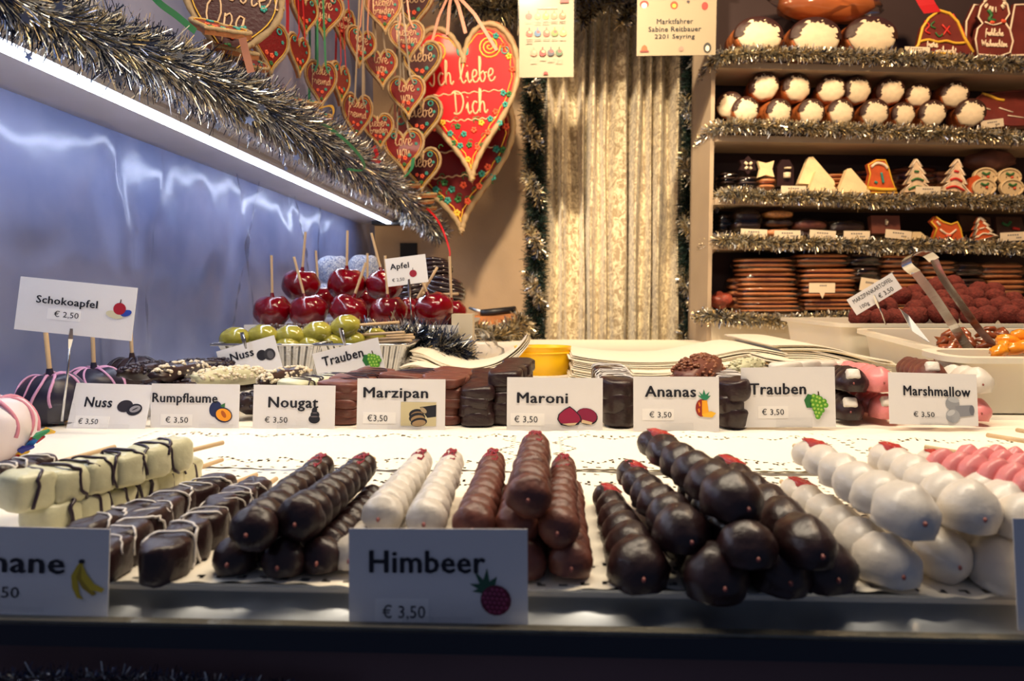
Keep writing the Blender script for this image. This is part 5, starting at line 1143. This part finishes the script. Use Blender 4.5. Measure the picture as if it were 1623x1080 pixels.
def roll(label, px, py, off, rx, ry=None, yaw=0, pitch=0, spin=0, group=None):
    p, s = on(px, py, off); ry = ry or rx
    t = thing('cream_roll', label, 'pastry', p, (R(-90+pitch), R(spin), R(yaw)+SHA), group)
    # local z runs into the shelf
    for me, nm in zip(RB, ('pastry_shell', 'cream_filling', 'chocolate_rim')): obj(nm, me, t, None, (0, 0, PI), (rx*s, ry*s, rx*s*(.62 if rx > 30 else 1)))
for k, (x, y, rx, ry) in enumerate([(1203, 56, 37, 27), (1293, 58, 39, 28), (1381, 57, 40, 28)]):
    roll('big wide cream roll on the topmost shelf, %s from the left' % ORD[k], x, y, .02, rx, ry)
for k, (x, y, r_, yw) in enumerate([(1211, 137, 22, -10), (1263, 139, 22, 6), (1317, 142, 21, -14), (1359, 143, 21, 0), (1411, 145, 20, -16), (1455, 151, 18, -12), (1513, 150, 20, -12)]):
    roll('cream roll in the upper layer on the second shelf, %s from the left' % ORD[k], x, y, .045, r_, r_*.98, yw, random.uniform(-6, 6), random.uniform(-25, 25))
for k, (x, y, r_, yw) in enumerate([(1156, 167, 20, -30), (1182, 174, 20, -5), (1235, 178, 20, 6), (1286, 178, 20, 0), (1333, 178, 20, 0), (1386, 179, 21, -8), (1432, 181, 18, 0), (1478, 180, 20, -8), (1538, 179, 21, -18)]):
    roll('cream roll in the lower layer on the second shelf, %s from the left' % ORD[k], x, y, .02 if k else .06, r_, r_*.98, yw, random.uniform(-6, 6), random.uniform(-25, 25))
# bread bag
p, s = on(1312, 6, .10); t = thing('bread_loaf_bag', 'brown loaf in a clear bag above the big cream rolls', 'bread', p, (0, 0, SHA))
MB().add(ell(75*s, 30*s, 27*s, seg=24, ring=14, jit=.12)).build('loaf', PAST, t)
MB().add(ell(80*s, 33*s, 31*s, seg=26, ring=16, jit=.35, sd=4)).build('clear_bag', film('goods_film', (.99, .98, .97), .2, .12, .05), t)
# bell and santa gingerbreads
BRN = mat('glazed_brown_gingerbread', (112, 46, 40), .4, coat=.3, bump=.2, bscale=60, var=.15); YP = YEL; RP = mat('red_icing_line', (214, 48, 40), .5); WP = mat('white_icing_line', (240, 222, 196), .5)
def flat_bread(name, label, px, py, off, out_px, base=BRN, th=.012, yaw=0, tilt=0, group=None, cat='gingerbread', extra=(), border=None, brad=1.6, roll=0):
    """out_px: outline in pixels around (px,py), y up"""
    p, s = on(px, py, off); t = thing(name, label, cat, p, (R(tilt), R(roll), SHA+R(yaw)), group)
    MB().add(prism([(x*s, y*s) for x, y in out_px], 0, th), 0, False).build('gingerbread', base, t)
    if border:
        pts = [Vector((x*s*.95, -.001, y*s*.95)) for x, y in out_px]; pts.append(pts[0]); MB().add(tube(pts, brad*s, 6)).build('icing_border', border, t)
    for nm, mt, polys, r_ in extra:
        m = MB()
        for pl in polys: m.add(tube(smooth([Vector((x*s, -.002, y*s)) for x, y in pl], 3), r_*s, 5))
        m.build(nm, mt, t)
    return t, s
bell = [(-50, -36), (-38, -22), (-32, 5), (-22, 20), (-5, 32), (12, 28), (26, 16), (38, -8), (54, -30), (52, -38), (0, -34)]
t, s = flat_bread('bell_gingerbread', 'bell-shaped brown gingerbread with yellow and red icing, topmost shelf', 1492, 50, .02, bell, border=YEL, brad=2.2, extra=(
 ('icing_pattern', RP, [[(-28, 14), (-20, 8), (-26, 0), (-18, -4)], [(0, 10), (14, -4)], [(12, 8), (2, -6)], [(16, 26), (30, 8), (38, -8)]], 1.3),
 ('yellow_band', YP, [[(-34, -16), (-20, -13), (-6, -16), (8, -14), (22, -17), (38, -16)]], 2),
 ('green_curl', GREENI, [[(-12, 14), (-18, 8), (-10, 4)], [(-10, -2), (-4, -8), (2, -4)]], 1.2)))
m = MB(); script(m, 'frohe', -14*s, -24*s, 5.5*s, -.002, 1.0*s, 0, 4, 2); script(m, 'weihnacht', 8*s, -33*s, 5.5*s, -.002, 1.0*s, 0, 4, 2); m.build('script_lettering', WP, t)
san = [(-24, -44), (-29, -20), (-26, -4), (-18, 4), (-26, 14), (-22, 30), (-10, 44), (10, 46), (22, 34), (26, 20), (18, 8), (28, -4), (34, -22), (30, -40), (12, -46)]
t, s = flat_bread('father_christmas_gingerbread', 'brown gingerbread Father Christmas figure with white outline and script', 1574, 42, .03, san, border=WP, brad=1.4, extra=(
 ('icing_pattern', WP, [[(-14, 6), (0, 2), (14, 6)]], 1.2), ('green_curl', GREENI, [[(-10, 24), (-4, 16), (-8, 10), (2, 8)]], 2.6), ('orange_dots', ORANGE, [[(-6, 6), (0, 5)], [(12, 8), (18, 7)]], 3)))
m = MB(); script(m, 'frohliche', 2*s, -14*s, 5.2*s, -.002, .9*s, 0, 4, 2); script(m, 'Weihnachten', 3*s, -30*s, 5.2*s, -.002, .9*s, 0, 4, 2); m.build('script_lettering', WP, t)
m = MB(); rnd = random.Random(5)
for k in range(26): a = rnd.uniform(-.4, PI+.4); m.add(tube([(13*s*math.cos(a), -.003, (36-8*math.sin(a))*s), (18*s*math.cos(a), -.004, (34-14*math.sin(a))*s)], .9*s, 4))
m.build('icing_beard', WP, t)
flat_bread('round_gingerbread', 'brown gingerbread partly cut by the right edge on the topmost shelf', 1625, 50, .05, [(-24, -38), (-26, 0), (-20, 40), (30, 44), (40, -34)], border=WP)
flat_bread('brown_gingerbread', 'dark gingerbread figure behind the Father Christmas one', 1548, 45, .10, [(-18, -36), (-18, 10), (-6, 36), (12, 36), (16, -36)], border=WP)
tag(MB().add(ribbon([S(1455, -20, .02), S(1470, 8, .015), S(1478, 20, .015)], .05, (1, 0, .1)), 0, False).build('red_ribbon', RIB['red']), 'wide red ribbon bow on top of the bell gingerbread', 'ribbon')
# second shelf right: large brown heart lying back
hb = [(-62, -28), (-50, 8), (-34, 22), (-14, 26), (10, 30), (40, 34), (60, 34), (60, -34), (0, -36)]
t, s = flat_bread('large_brown_gingerbread', 'large brown iced gingerbread leaning on the second shelf at the right edge', 1592, 170, .05, hb, tilt=-25, border=BRN, extra=(
 ('yellow_band', YP, [[(-30, 24), (-18, 20), (-8, 14), (2, 12)]], 2.4), ('icing_pattern', WP, [[(-40, 0), (-25, -6)], [(-10, -2), (10, -10)], [(0, -16), (26, -20)]], 1)))
CARDW = mat('small_label_card', (232, 216, 188), .6)
def tagcard(label, px, py, off, w_, h_, roll=0, yaw=0):
    p, s = on(px, py, off); o = MB().add(box(-w_*s/2, w_*s/2, 0, .001, -h_*s/2, h_*s/2), 0, False)
    o = o.build('shelf_label', CARDW); o.location = p; o.rotation_euler = (0, R(roll), SHA+R(yaw)); tag(o, label, 'label card')
    m = MB(); rnd = random.Random(int(px))
    for k in range(5): x = (-.22+.09*k)*w_*s; m.add(box(x, x+.06*w_*s, -.0006, 0, h_*s*.10, h_*s*.25), 0, False)
    for k in range(3): x = (.12+.07*k)*w_*s; m.add(box(x, x+.045*w_*s, -.0006, 0, -h_*s*.25, -h_*s*.08), 0, False)
    m.build('label_print', INKG, o)
tagcard('pale label at the lower left corner of the bell gingerbread', 1454, 79, .005, 40, 9)
tagcard('pale label below the large brown gingerbread at the right edge', 1573, 196, .012, 36, 12, -8)
for k, (x, y, r_) in enumerate([(1258, 301, 0), (1471, 302, 0)]): tagcard(['pale label on the third shelf below the first white triangle', 'pale label on the third shelf below the iced tree'][k], x, y, -.018, 40, 12, r_)
for k, (x, y, r_) in enumerate([(1195, 370, 2), (1248, 372, 0), (1304, 372, 3), (1358, 373, 0), (1424, 372, 5), (1606, 375, -3)]): tagcard('small pale label on the fourth shelf edge, %s from the left' % ORD[k], x, y, -.016, 42, 13, r_)
t = None
# third shelf goods: (base y ~ 302)
PW = mat('sugar_dusted_triangle', (240, 214, 166), .8, bump=.4, bscale=120, var=.1)
for k, (x, y, sz, off) in enumerate([(1292, 275, 1.15, .03), (1303, 293, 1.0, .005), (1352, 290, 1.0, .01)]):
    flat_bread('sugar_triangle', 'pale sugar-dusted triangular pastry on the third shelf, ' + ['the tallest, behind', 'front left', 'front right'][k], x, y, off, [(-24*sz, -14*sz), (-8*sz, 22*sz), (-2*sz, 23*sz), (26*sz, -10*sz), (27*sz, -16*sz)], PW, .02, tilt=-8, cat='pastry')
flat_bread('snowflake_sweet', 'dark chocolate snowflake with almonds on the third shelf', 1186, 262, .02, [(14*math.cos(a)*(1.1 if k % 2 else .75), 13*math.sin(a)*(1.1 if k % 2 else .75)) for k, a in enumerate([2*PI*j/12 for j in range(12)])], DARK, .012, cat='chocolate', extra=(('almond', CREAM, [[(-6, 4), (-2, 1)], [(5, 4), (2, 1)], [(-5, -6), (-2, -3)], [(5, -6), (2, -3)]], 2.4),))
flat_bread('almond_star_biscuit', 'golden star biscuit right of the chocolate snowflake', 1214, 268, .01, [(-12, -13), (-9, 0), (-13, 12), (0, 9), (13, 13), (10, 0), (14, -12), (0, -9)], PW, .012, cat='biscuit')
flat_bread('penguin_chocolate', 'dark chocolate figure with a pale belly on the third shelf', 1245, 274, .015, [(-13, -20), (-13, 8), (-6, 20), (6, 20), (13, 8), (14, -20)], DARK, .014, cat='chocolate', extra=(('white_chocolate_belly', CREAM, [[(2, -8), (2, 0)], [(3, 6), (3, 8)]], 6),))
def pack(label, px, py, off, w_, h_, n, mt, name='biscuit_pack', group=None, wrap=True, yaw=0, depth=.07, part='biscuit', e2=.6, cat='biscuits', slope=0):
    p, s = on(px, py, off); t = thing(name, label, cat, p, (0, R(slope), SHA+R(yaw)), group)
    hh_ = h_*s/n; me = MB().add(ell(w_*s/2, depth/2, hh_*.50, seg=24, ring=8, e1=1, e2=e2, jit=.06)).mesh(part, mt)
    for k in range(n): obj(part, me, t, (random.uniform(-.03, .03)*w_*s*.5, depth*.4, -h_*s/2+hh_*(k+.5)))
    if wrap: MB().add(ell(w_*s*.54, depth*.6, h_*s*.57, (0, depth*.4, 0), 30, 14, .6, .6, .16, px)).build('clear_wrapper', film('goods_film'), t)
    return t
BISC = mat('brown_biscuit', (196, 130, 84), .6, coat=.1, bump=.4, bscale=70, var=.12, vscale=30); BISD = mat('dark_biscuit', (70, 44, 36), .4, coat=.4, bump=.3, bscale=70, var=.2)
BLK = mat('dark_chocolate_block', (48, 30, 26), .4)
pack('dark chocolate packs under the chocolate snowflake', 1188, 290, .03, 34, 22, 3, BLK, cat='chocolate')
pack('layered nut biscuits under the golden star biscuit', 1217, 291, .015, 28, 18, 2, BISC)
pack('dark packs at the far left end of the third shelf', 1158, 286, .09, 30, 26, 4, BLK, cat='chocolate')
pack('flat stack of thin biscuits behind the white triangles', 1332, 288, .07, 46, 26, 4, BISC)
pack('dark flat biscuit stack behind the orange gingerbread figure', 1392, 285, .10, 80, 30, 4, mat('reddish_biscuit', (140, 70, 44), .5, var=.2))
pack('dark flat biscuit stack behind the first iced tree', 1452, 282, .10, 70, 32, 4, mat('reddish_biscuit', (140, 70, 44)))
pack('brown biscuit pile in the shadow behind the second iced tree', 1500, 284, .12, 60, 26, 3, BISC)
ORB = mat('orange_glazed_gingerbread', (206, 92, 46), .45, coat=.3, var=.15, vscale=40)
flat_bread('figure_gingerbread', 'orange-red glazed gingerbread angel figure on the third shelf', 1396, 280, .01, [(-24, -26), (-18, 4), (-22, 18), (-8, 26), (6, 26), (12, 14), (18, -4), (28, -26)], ORB, .014, border=YEL, brad=1.2, extra=(('white_hair', WP, [[(-16, 14), (-8, 20), (4, 18), (10, 12)]], 2.2), ('blue_icing', TURQ, [[(0, 6), (2, -2), (4, -10)], [(-10, -8), (-6, -10)]], 1.8), ('yellow_band', YEL, [[(-20, -18), (0, -20), (24, -20)]], 3)))
tree = [(0, 28), (9, 16), (5, 16), (15, 4), (9, 4), (20, -10), (12, -10), (28, -24), (-28, -24), (-12, -10), (-20, -10), (-9, 4), (-15, 4), (-5, 16), (-9, 16)]
for k, (x, y, c) in enumerate([(1453, 281, GREENI), (1515, 281, RP)]):
    flat_bread('tree_biscuit', 'iced Christmas tree biscuit on the third shelf, ' + ['green and red one', 'pinker one at right'][k], x, y, .008, tree, mat('white_iced_biscuit', (232, 204, 170), .5, bump=.4, bscale=150, var=.15, vscale=80), .012, roll=8*k-4, border=WP, brad=1.5, cat='biscuit', extra=(('coloured_icing', c, [[(-14, -18), (0, -14), (16, -20)], [(-9, -5), (0, -2), (10, -6)], [(-4, 9), (3, 8)]], 1.7),))
flat_bread('house_biscuit', 'orange iced scrap biscuit between tree and snowmen', 1548, 292, .02, [(-14, -14), (-12, 8), (0, 14), (12, 6), (14, -14)], ORB, .012, cat='biscuit')
SNW = mat('cream_iced_biscuit', (222, 196, 152), .6, bump=.2, bscale=80)
for k, (x, y) in enumerate([(1562, 280), (1600, 281), (1560, 297), (1604, 298)]):
    flat_bread('round_face_biscuit', 'round cream-iced face biscuit on the third shelf, ' + ['upper left', 'upper right', 'lower left', 'lower right'][k]+' of four', x, y, .03-.015*(k > 1), [(19*math.cos(a), 13*math.sin(a)) for a in [2*PI*j/20 for j in range(20)]], SNW, .010, border=SNW, cat='biscuit', extra=(('green_curl', GREENI, [[(-6, 6), (0, 3), (6, 6)]], 1.8), ('orange_nose', ORANGE, [[(2, 0), (5, -1)]], 1.8), ('icing_eye', INK, [[(-6, 0), (-5.5, 0)], [(12, 0), (12.5, 0)]], 1.0)))
p, s = on(1570, 255, .07); t = thing('biscuit_bag', 'tied bag of dark biscuits above the round face biscuits', 'biscuits', p, (0, 0, SHA))
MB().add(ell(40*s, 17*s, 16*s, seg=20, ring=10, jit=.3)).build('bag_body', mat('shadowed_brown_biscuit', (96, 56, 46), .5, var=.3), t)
MB().add(tube([(0, -.01, 12*s), (2*s, -.012, 18*s), (10*s, -.012, 28*s), (4*s, -.012, 34*s)], [3*s, 2*s, 6*s, 3*s], 6)).build('bag_tie', film('goods_film'), t)
# fourth shelf goods (base ~ 378)
G4 = [('dark chocolate bar stack with almonds, leftmost on the fourth shelf', 1186, 350, .03, 44, 32, 2, BLK), ('nut crunch bars topped with chopped nuts on the fourth shelf', 1236, 340, .03, 46, 14, 1, mat('nut_crunch', (200, 140, 78), .6, bump=1, bscale=300, var=.3, vscale=200)),
      ('dark bars beneath the nut crunch bars on the fourth shelf', 1236, 354, .03, 48, 12, 1, BLK), ('brown biscuit bars lowest beneath the nut crunch bars', 1236, 370, .01, 48, 14, 1, BISC), ('reddish brown block right of the nut crunch bars', 1286, 358, .03, 54, 20, 1, mat('toffee_block', (110, 58, 44), .5)), ('brown block lying in front of the reddish one', 1285, 372, .01, 52, 10, 1, BLK),
      ('long dark block in the middle of the fourth shelf', 1344, 362, .03, 58, 22, 1, BLK), ('dark toffee piece behind the fourth shelf labels', 1395, 372, .04, 40, 16, 1, BLK)]
for lb, x, y, o_, w_, h_, n, mt in G4: pack(lb, x, y, o_, w_, h_, n, mt, name='sweet_bar_pack', wrap=True, cat='sweets', e2=.35)
pack('dark packs at the far left end of the fourth shelf', 1152, 358, .09, 30, 36, 5, BLK, cat='chocolate')
t, s = flat_bread('nut_chocolate', 'square milk chocolate with one big nut, wrapped, on the fourth shelf', 1404, 356, .02, [(-23, -14), (-23, 14), (23, 14), (23, -14)], MILK, .02, tilt=-10, cat='chocolate', extra=(('hazelnut', CREAM, [[(-1, 3), (1, 3)]], 5),))
flat_bread('small_wrapped_biscuit', 'small pale wrapped biscuit leaning right of the nut chocolate', 1459, 374, .01, [(-14, -6), (-12, 6), (0, 6), (16, -6)], PW, .01, cat='biscuit')
reind = [(-26, -16), (-20, 4), (-30, 14), (-22, 22), (-10, 14), (4, 10), (14, 14), (20, 4), (26, -16)]
flat_bread('animal_gingerbread', 'orange glazed animal-head gingerbread on the fourth shelf', 1503, 366, .01, reind, ORB, .012, border=YEL, brad=1.5, extra=(('icing_pattern', WP, [[(-14, 2), (0, -6), (12, 2)], [(-20, 14), (-14, 8)]], 1.6), ('orange_nose', ORANGE, [[(-4, -8), (4, -8)]], 3)))
flat_bread('tree_gingerbread', 'brown tree gingerbread with white zigzag outline on the fourth shelf', 1556, 364, .01, [(x*.85, y*.7) for x, y in tree], ORB, .012, border=WP, brad=2, extra=(('icing_pattern', WP, [[(-10, -10), (0, -6), (10, -10)], [(-4, 2), (4, 2)]], 1.3),), roll=-14)
flat_bread('wrapped_gingerbread', 'wrapped brown gingerbread behind the white zigzag tree', 1548, 354, .05, [(-26, -12), (-26, 14), (24, 10), (22, -12)], BISD, .012, tilt=-20)
flat_bread('wrapped_gingerbread', 'wrapped dark gingerbread with green icing near the right edge, fourth shelf', 1600, 358, .04, [(-22, -14), (-20, 14), (22, 14), (24, -14)], BISD, .012, tilt=-15, extra=(('green_curl', GREENI, [[(-12, 4), (-4, 0), (2, 6)]], 2.4), ('icing_pattern', RP, [[(4, -4), (14, -6)]], 2.4)))
# fifth shelf: packs of long gingerbreads
LB = [(1218, 420, 92, 22, 3, BISC), (1308, 413, 88, 22, 3, BISC), (1222, 443, 96, 24, 3, BISC), (1320, 437, 96, 24, 3, BISC), (1224, 466, 96, 23, 3, BISC), (1318, 460, 94, 24, 3, BISC), (1226, 486, 98, 20, 3, BISC), (1320, 483, 96, 19, 3, BISC),
      (1372, 412, 56, 22, 3, BISD), (1372, 434, 50, 22, 3, BISD), (1426, 414, 60, 22, 3, BISC), (1432, 437, 62, 22, 3, BISC), (1436, 460, 64, 22, 3, BISC), (1424, 482, 60, 20, 3, BISC), (1490, 424, 60, 22, 3, BISC), (1496, 448, 64, 22, 3, BISC), (1500, 470, 60, 20, 3, BISC),
      (1534, 428, 48, 22, 3, BISD), (1540, 452, 56, 22, 3, BISD), (1546, 476, 56, 22, 3, BISD), (1592, 430, 78, 24, 3, BISC), (1598, 455, 72, 24, 3, BISC), (1602, 480, 70, 22, 3, BISC)]
cols_ = {}
for x, y, w_, h_, n, mt in LB: cols_.setdefault(round(x/55), []).append((x, y))
nms = {}
for k, (x, y, w_, h_, n, mt) in enumerate(LB):
    colr = 'dark' if mt is BISD else 'golden'
    key = 0 if x < 1260 else 1 if x < 1350 else 2 if x < 1390 else 3 if x < 1450 else 4 if x < 1520 else 5 if x < 1560 else 6
    nms[key] = nms.get(key, -1)+1
    pack('%s wrapped gingerbread pack, %s from the top in the %s pile from the left' % (colr, ORD[nms[key]], ORD[key]), x, y, .02+.004*(k % 3), w_, h_, n, mt, name='gingerbread_pack', cat='gingerbread', depth=.10, part='gingerbread_slab', e2=.7)
pack('golden gingerbread packs standing further back at the far left of the lowest shelf', 1178, 470, .08, 40, 60, 6, BISC, name='gingerbread_pack', cat='gingerbread')
p, s = on(1142, 476, .10); t = thing('sweet_bag', 'small bag of reddish sweets at the far left of the lowest shelf', 'sweets', p)
MB().add(ell(22*s, 20*s, 12*s, seg=18, ring=10, jit=.5)).build('bag_body', mat('reddish_sweets', (140, 60, 44), .4, coat=.5, var=.4, vscale=60, bump=.8, bscale=150), t)
# arrow label
p, s = on(1303, 457, -.01); m = MB(); m.add(prism([(-21*s, 8*s), (-21*s, -7*s), (-4*s, -7*s), (1*s, -16*s), (5*s, -7*s), (21*s, -7*s), (21*s, 8*s)], 0, .001), 0, False); o = m.build('shelf_label', CARDW); o.location = p; o.rotation_euler = (0, 0, SHA); tag(o, 'pale label with a downward point among the gingerbread packs', 'label card')
m = MB()
for k in range(4): m.add(box((-4+3*k)*s, (-2+3*k)*s, -.0006, 0, 3*s, 5*s), 0, False)
m.build('label_print', INKG, o)
tagcard('tilted grey-lit label behind the slanting cocoa ball card', 1378, 452, -.005, 30, 20, 8)

# ================================================================== WHITE TUBS AT THE RIGHT
TUB = mat('white_plastic_tub', (232, 224, 204), .4, sss=.1)
def tub(label, x0, x1, y0, y1, zf, zb, bot, name='plastic_tub', ins=.018, lip=.008):
    t = thing(name, label, 'tub', ((x0+x1)/2, (y0+y1)/2, bot)); m = MB()
    def rr_(ax, bx, ay, by, r, n=5):
        o = []
        for cx, cy, a0 in ((bx-r, ay+r, -PI/2), (bx-r, by-r, 0), (ax+r, by-r, PI/2), (ax+r, ay+r, PI)):
            for k in range(n+1): a = a0+PI/2*k/n; o.append((cx+r*math.cos(a), cy+r*math.sin(a)))
        return o
    def zt(y): return zf+(zb-zf)*(y-y0)/(y1-y0)
    L0 = rr_(x0+ins, x1-ins, y0+ins, y1-ins, .02); L1 = rr_(x0+.004, x1-.004, y0+.004, y1-.004, .025); L2 = rr_(x0-lip, x1+lip, y0-lip, y1+lip, .03); L3 = rr_(x0+.006, x1-.006, y0+.006, y1-.006, .023); L4 = rr_(x0+ins+.003, x1-ins-.003, y0+ins+.003, y1-ins-.003, .018)
    v = [(x, y, bot) for x, y in L0]+[(x, y, zt(y)-.006) for x, y in L1]+[(x, y, zt(y)-.007) for x, y in L2]+[(x, y, zt(y)) for x, y in L2]+[(x, y, zt(y)) for x, y in L3]+[(x, y, bot+.003) for x, y in L4]
    N = len(L0); f = [(r*N+i, r*N+(i+1) % N, (r+1)*N+(i+1) % N, (r+1)*N+i) for r in range(5) for i in range(N)]
    f.append(tuple(range(N))[::-1]); f.append(tuple(5*N+k for k in range(N)))
    m.add((v, f)); o = m.build('tub_shell', TUB, t); o.location = tuple(-c for c in t.location)
    o.data.polygons.foreach_set('use_smooth', [True]*len(o.data.polygons))
    md = o.modifiers.new('edge', 'EDGE_SPLIT'); md.split_angle = R(40)
    return t
A = P(1335, 513, 1.36); tub('white plastic tub heaped with cocoa-dusted marzipan balls, rearmost', A.x, 1.45, 1.36, 1.70, A.z, A.z, .002)
B1 = P(1412, 517, 1.34); B2 = P(1512, 564, .985)
tub('white plastic tub with caramel nuts and tongs, middle of three', B2.x+.02, 1.25, .985, 1.33, B2.z, B1.z-.004, .002)
Cc = P(1512, 566, .90); tub('white plastic tub with orange jelly slices, nearest of three', Cc.x, 1.05, .90, .975, Cc.z, Cc.z+.004, .002, ins=.012)
COC = mat('cocoa_dusted_marzipan', (112, 42, 32), .9, bump=.8, bscale=5, bdist=.004, var=.3, vscale=3)
tm = [MB().add(ell(1, 1, .93, seg=16, ring=10, jit=.16, sd=q)).mesh('marzipan_ball', COC) for q in (0, 4, 8)]
spots = []
for row, (y, xs, Y, r_) in enumerate([(502, range(1362, 1640, 30), 1.40, 16), (487, range(1384, 1650, 29), 1.47, 16.5), (474, range(1425, 1640, 31), 1.54, 16), (462, range(1450, 1600, 33), 1.60, 15.5), (450, (1482, 1512), 1.64, 15), (505, (1378, 1410, 1455, 1500), 1.43, 14)]):
    for i, x in enumerate(xs): spots.append((x+random.uniform(-8, 8), y+random.uniform(-6, 5)+(max(0, 1395-x)*.12), Y+random.uniform(-.015, .015), r_*random.uniform(.90, 1.08)))
for k, (x, y, Y, r_) in enumerate(spots):
    o = obj('marzipan_ball', tm[k % 3], None, P(x, y, Y), (random.random()*3, random.random()*3, 0), (r_*Y/F_PX,)*3)
    tag(o, 'cocoa-dusted marzipan ball heaped in the rearmost white tub', 'sweet', 'cocoa-dusted marzipan balls')
CAR = mat('caramelised_nut', (150, 74, 34), .2, coat=.8, bump=.6, bscale=80, var=.4, vscale=60)
rnd = random.Random(12)
for k in range(46):
    Y = rnd.uniform(1.01, 1.22); x = rnd.uniform(1480, 1640); z = .053+.03*(Y-1.0)/.2*1.0+rnd.uniform(-.004, .006)
    p = P(x, 540, Y); s = rnd.uniform(.010, .017)
    if k % 2: me = MB().add(ell(s, s*.6, s*.5, jit=.7, sd=k, seg=10, ring=7))
    else: me = MB().add(tube([(-s, 0, 0), (-s*.3, s*.3, s*.3), (s*.5, 0, s*.25), (s, -s*.3, -s*.1)], [s*.22, s*.36, s*.36, s*.2], 7))
    o = me.build('caramel_nut', CAR); o.location = (p.x, p.y, z); o.rotation_euler = (rnd.random(), rnd.uniform(-.6, .6), rnd.random()*6)
    tag(o, 'glossy caramelised nut piece in the middle white tub', 'nut', 'caramelised nuts in the middle tub')
JEL = mat('orange_jelly', (246, 150, 22), .2, coat=.6, sss=.4, bump=.5, bscale=120, var=.15, vscale=40)
for k, (x, y, Y) in enumerate([(1584, 556, .935), (1606, 553, .94), (1628, 548, .94), (1600, 541, .955), (1622, 533, .96), (1646, 552, .93), (1592, 550, .95), (1655, 540, .95)]):
    o = MB().add(ell(.016, .010, .008, jit=.35, sd=k, seg=14, ring=8)).build('jelly_slice', JEL); o.location = P(x, y, Y); o.rotation_euler = (rnd.uniform(-.3, .3), rnd.uniform(-.5, .5), rnd.random()*3)
    tag(o, 'glistening orange jelly slice in the nearest white tub', 'sweet', 'orange jelly slices')
# support block under the middle tub's raised back and a hidden shelf for nuts: the nuts lie on a filled layer
rel2 = MB().add(box(B2.x+.05, 1.22, 1.01, 1.31, .006, .052), 0, False).build('nut_layer', mat('nut_layer_brown', (110, 56, 30), .5, coat=.3, bump=1, bscale=60, var=.4, vscale=40)); tag(rel2, 'dense bed of brown caramelised nuts filling the middle tub', 'nuts', kind='stuff')
rel2 = MB().add(box(A.x+.04, 1.41, 1.39, 1.67, .006, A.z-.012), 0, False).build('marzipan_layer', COC); tag(rel2, 'dense lower layer of cocoa-dusted balls filling the rearmost tub', 'sweets', kind='stuff')
# tongs
def tongs():
    t = thing('serving_tongs', 'chrome serving tongs with patterned arms standing in the caramel nuts', 'tongs', P(1480, 420, 1.0))
    o0 = t.location.copy()
    def arm(name, pts, w0, axis, mt):
        pts = smooth([P(*p)-o0 for p in pts], 6); a = Vector(axis).normalized()*w0/2; m = MB(); v = []; n = len(pts)
        for i, p in enumerate(pts):
            d = (pts[min(i+1, n-1)]-pts[max(0, i-1)]).normalized(); nr = d.cross(a).normalized()*.0006
            v += [p-a-nr, p+a-nr, p+a+nr, p-a+nr]
        f = [(i*4+k, i*4+(k+1) % 4, i*4+4+(k+1) % 4, i*4+4+k) for i in range(n-1) for k in range(4)]+[(0, 3, 2, 1), ((n-1)*4, (n-1)*4+1, (n-1)*4+2, (n-1)*4+3)]
        m.add((v, f), 0, False); m.build(name, mt, t)
    dia = bpy.data.materials.new('diamond_knurled_chrome'); dia.use_nodes = True; nt = dia.node_tree; b = nt.nodes['Principled BSDF']; b.inputs['Metallic'].default_value = 1; b.inputs['Roughness'].default_value = .25; b.inputs['Base Color'].default_value = (.5, .5, .5, 1)
    tc = nt.nodes.new('ShaderNodeTexCoord'); mp = nt.nodes.new('ShaderNodeMapping'); mp.inputs['Rotation'].default_value = (0, R(45), 0); mp.inputs['Scale'].default_value = (130, 1, 130)
    ck = nt.nodes.new('ShaderNodeTexChecker'); ck.inputs['Scale'].default_value = 1; bm = nt.nodes.new('ShaderNodeBump'); bm.inputs['Distance'].default_value = .002
    nt.links.new(tc.outputs['Object'], mp.inputs[0]); nt.links.new(mp.outputs[0], ck.inputs['Vector']); nt.links.new(ck.outputs['Fac'], bm.inputs['Height']); nt.links.new(bm.outputs[0], b.inputs['Normal'])
    Yt = 1.06
    arm('patterned_arm', [(1451, 432, Yt-.02), (1480, 470, Yt-.02), (1510, 515, Yt-.02), (1530, 545, Yt-.01), (1543, 562, Yt-.01)], .012, (1, -.9, .55), dia)
    arm('smooth_arm', [(1481, 412, Yt), (1494, 440, Yt), (1520, 478, Yt), (1550, 520, Yt+.01), (1577, 550, Yt+.02)], .010, (1, -.9, .4), CHROME)
    arm('spring_bow', [(1451, 432, Yt-.02), (1439, 422, Yt-.02), (1437, 412, Yt-.015), (1444, 404, Yt-.01), (1456, 401, Yt-.005), (1470, 403, Yt), (1481, 412, Yt)], .016, (.5, -1, .45), CHROME)
tongs()
t = thing('small_serving_fork', 'small pointed metal server lying on the middle tub rim', 'server', P(1450, 515, 1.15))
m = MB(); q = [P(*p)-t.location for p in ((1427, 490, 1.15), (1440, 500, 1.15), (1462, 530, 1.12), (1474, 543, 1.1), (1470, 542, 1.1), (1446, 525, 1.13))]
m.add(([tuple(v) for v in q]+[tuple(v+Vector((0, .002, 0))) for v in q], [(0, 1, 2, 3, 4, 5), (11, 10, 9, 8, 7, 6)]+[(i, i+6, (i+1) % 6+6, (i+1) % 6) for i in range(6)]), 0, False); m.build('blade', STEEL, t)
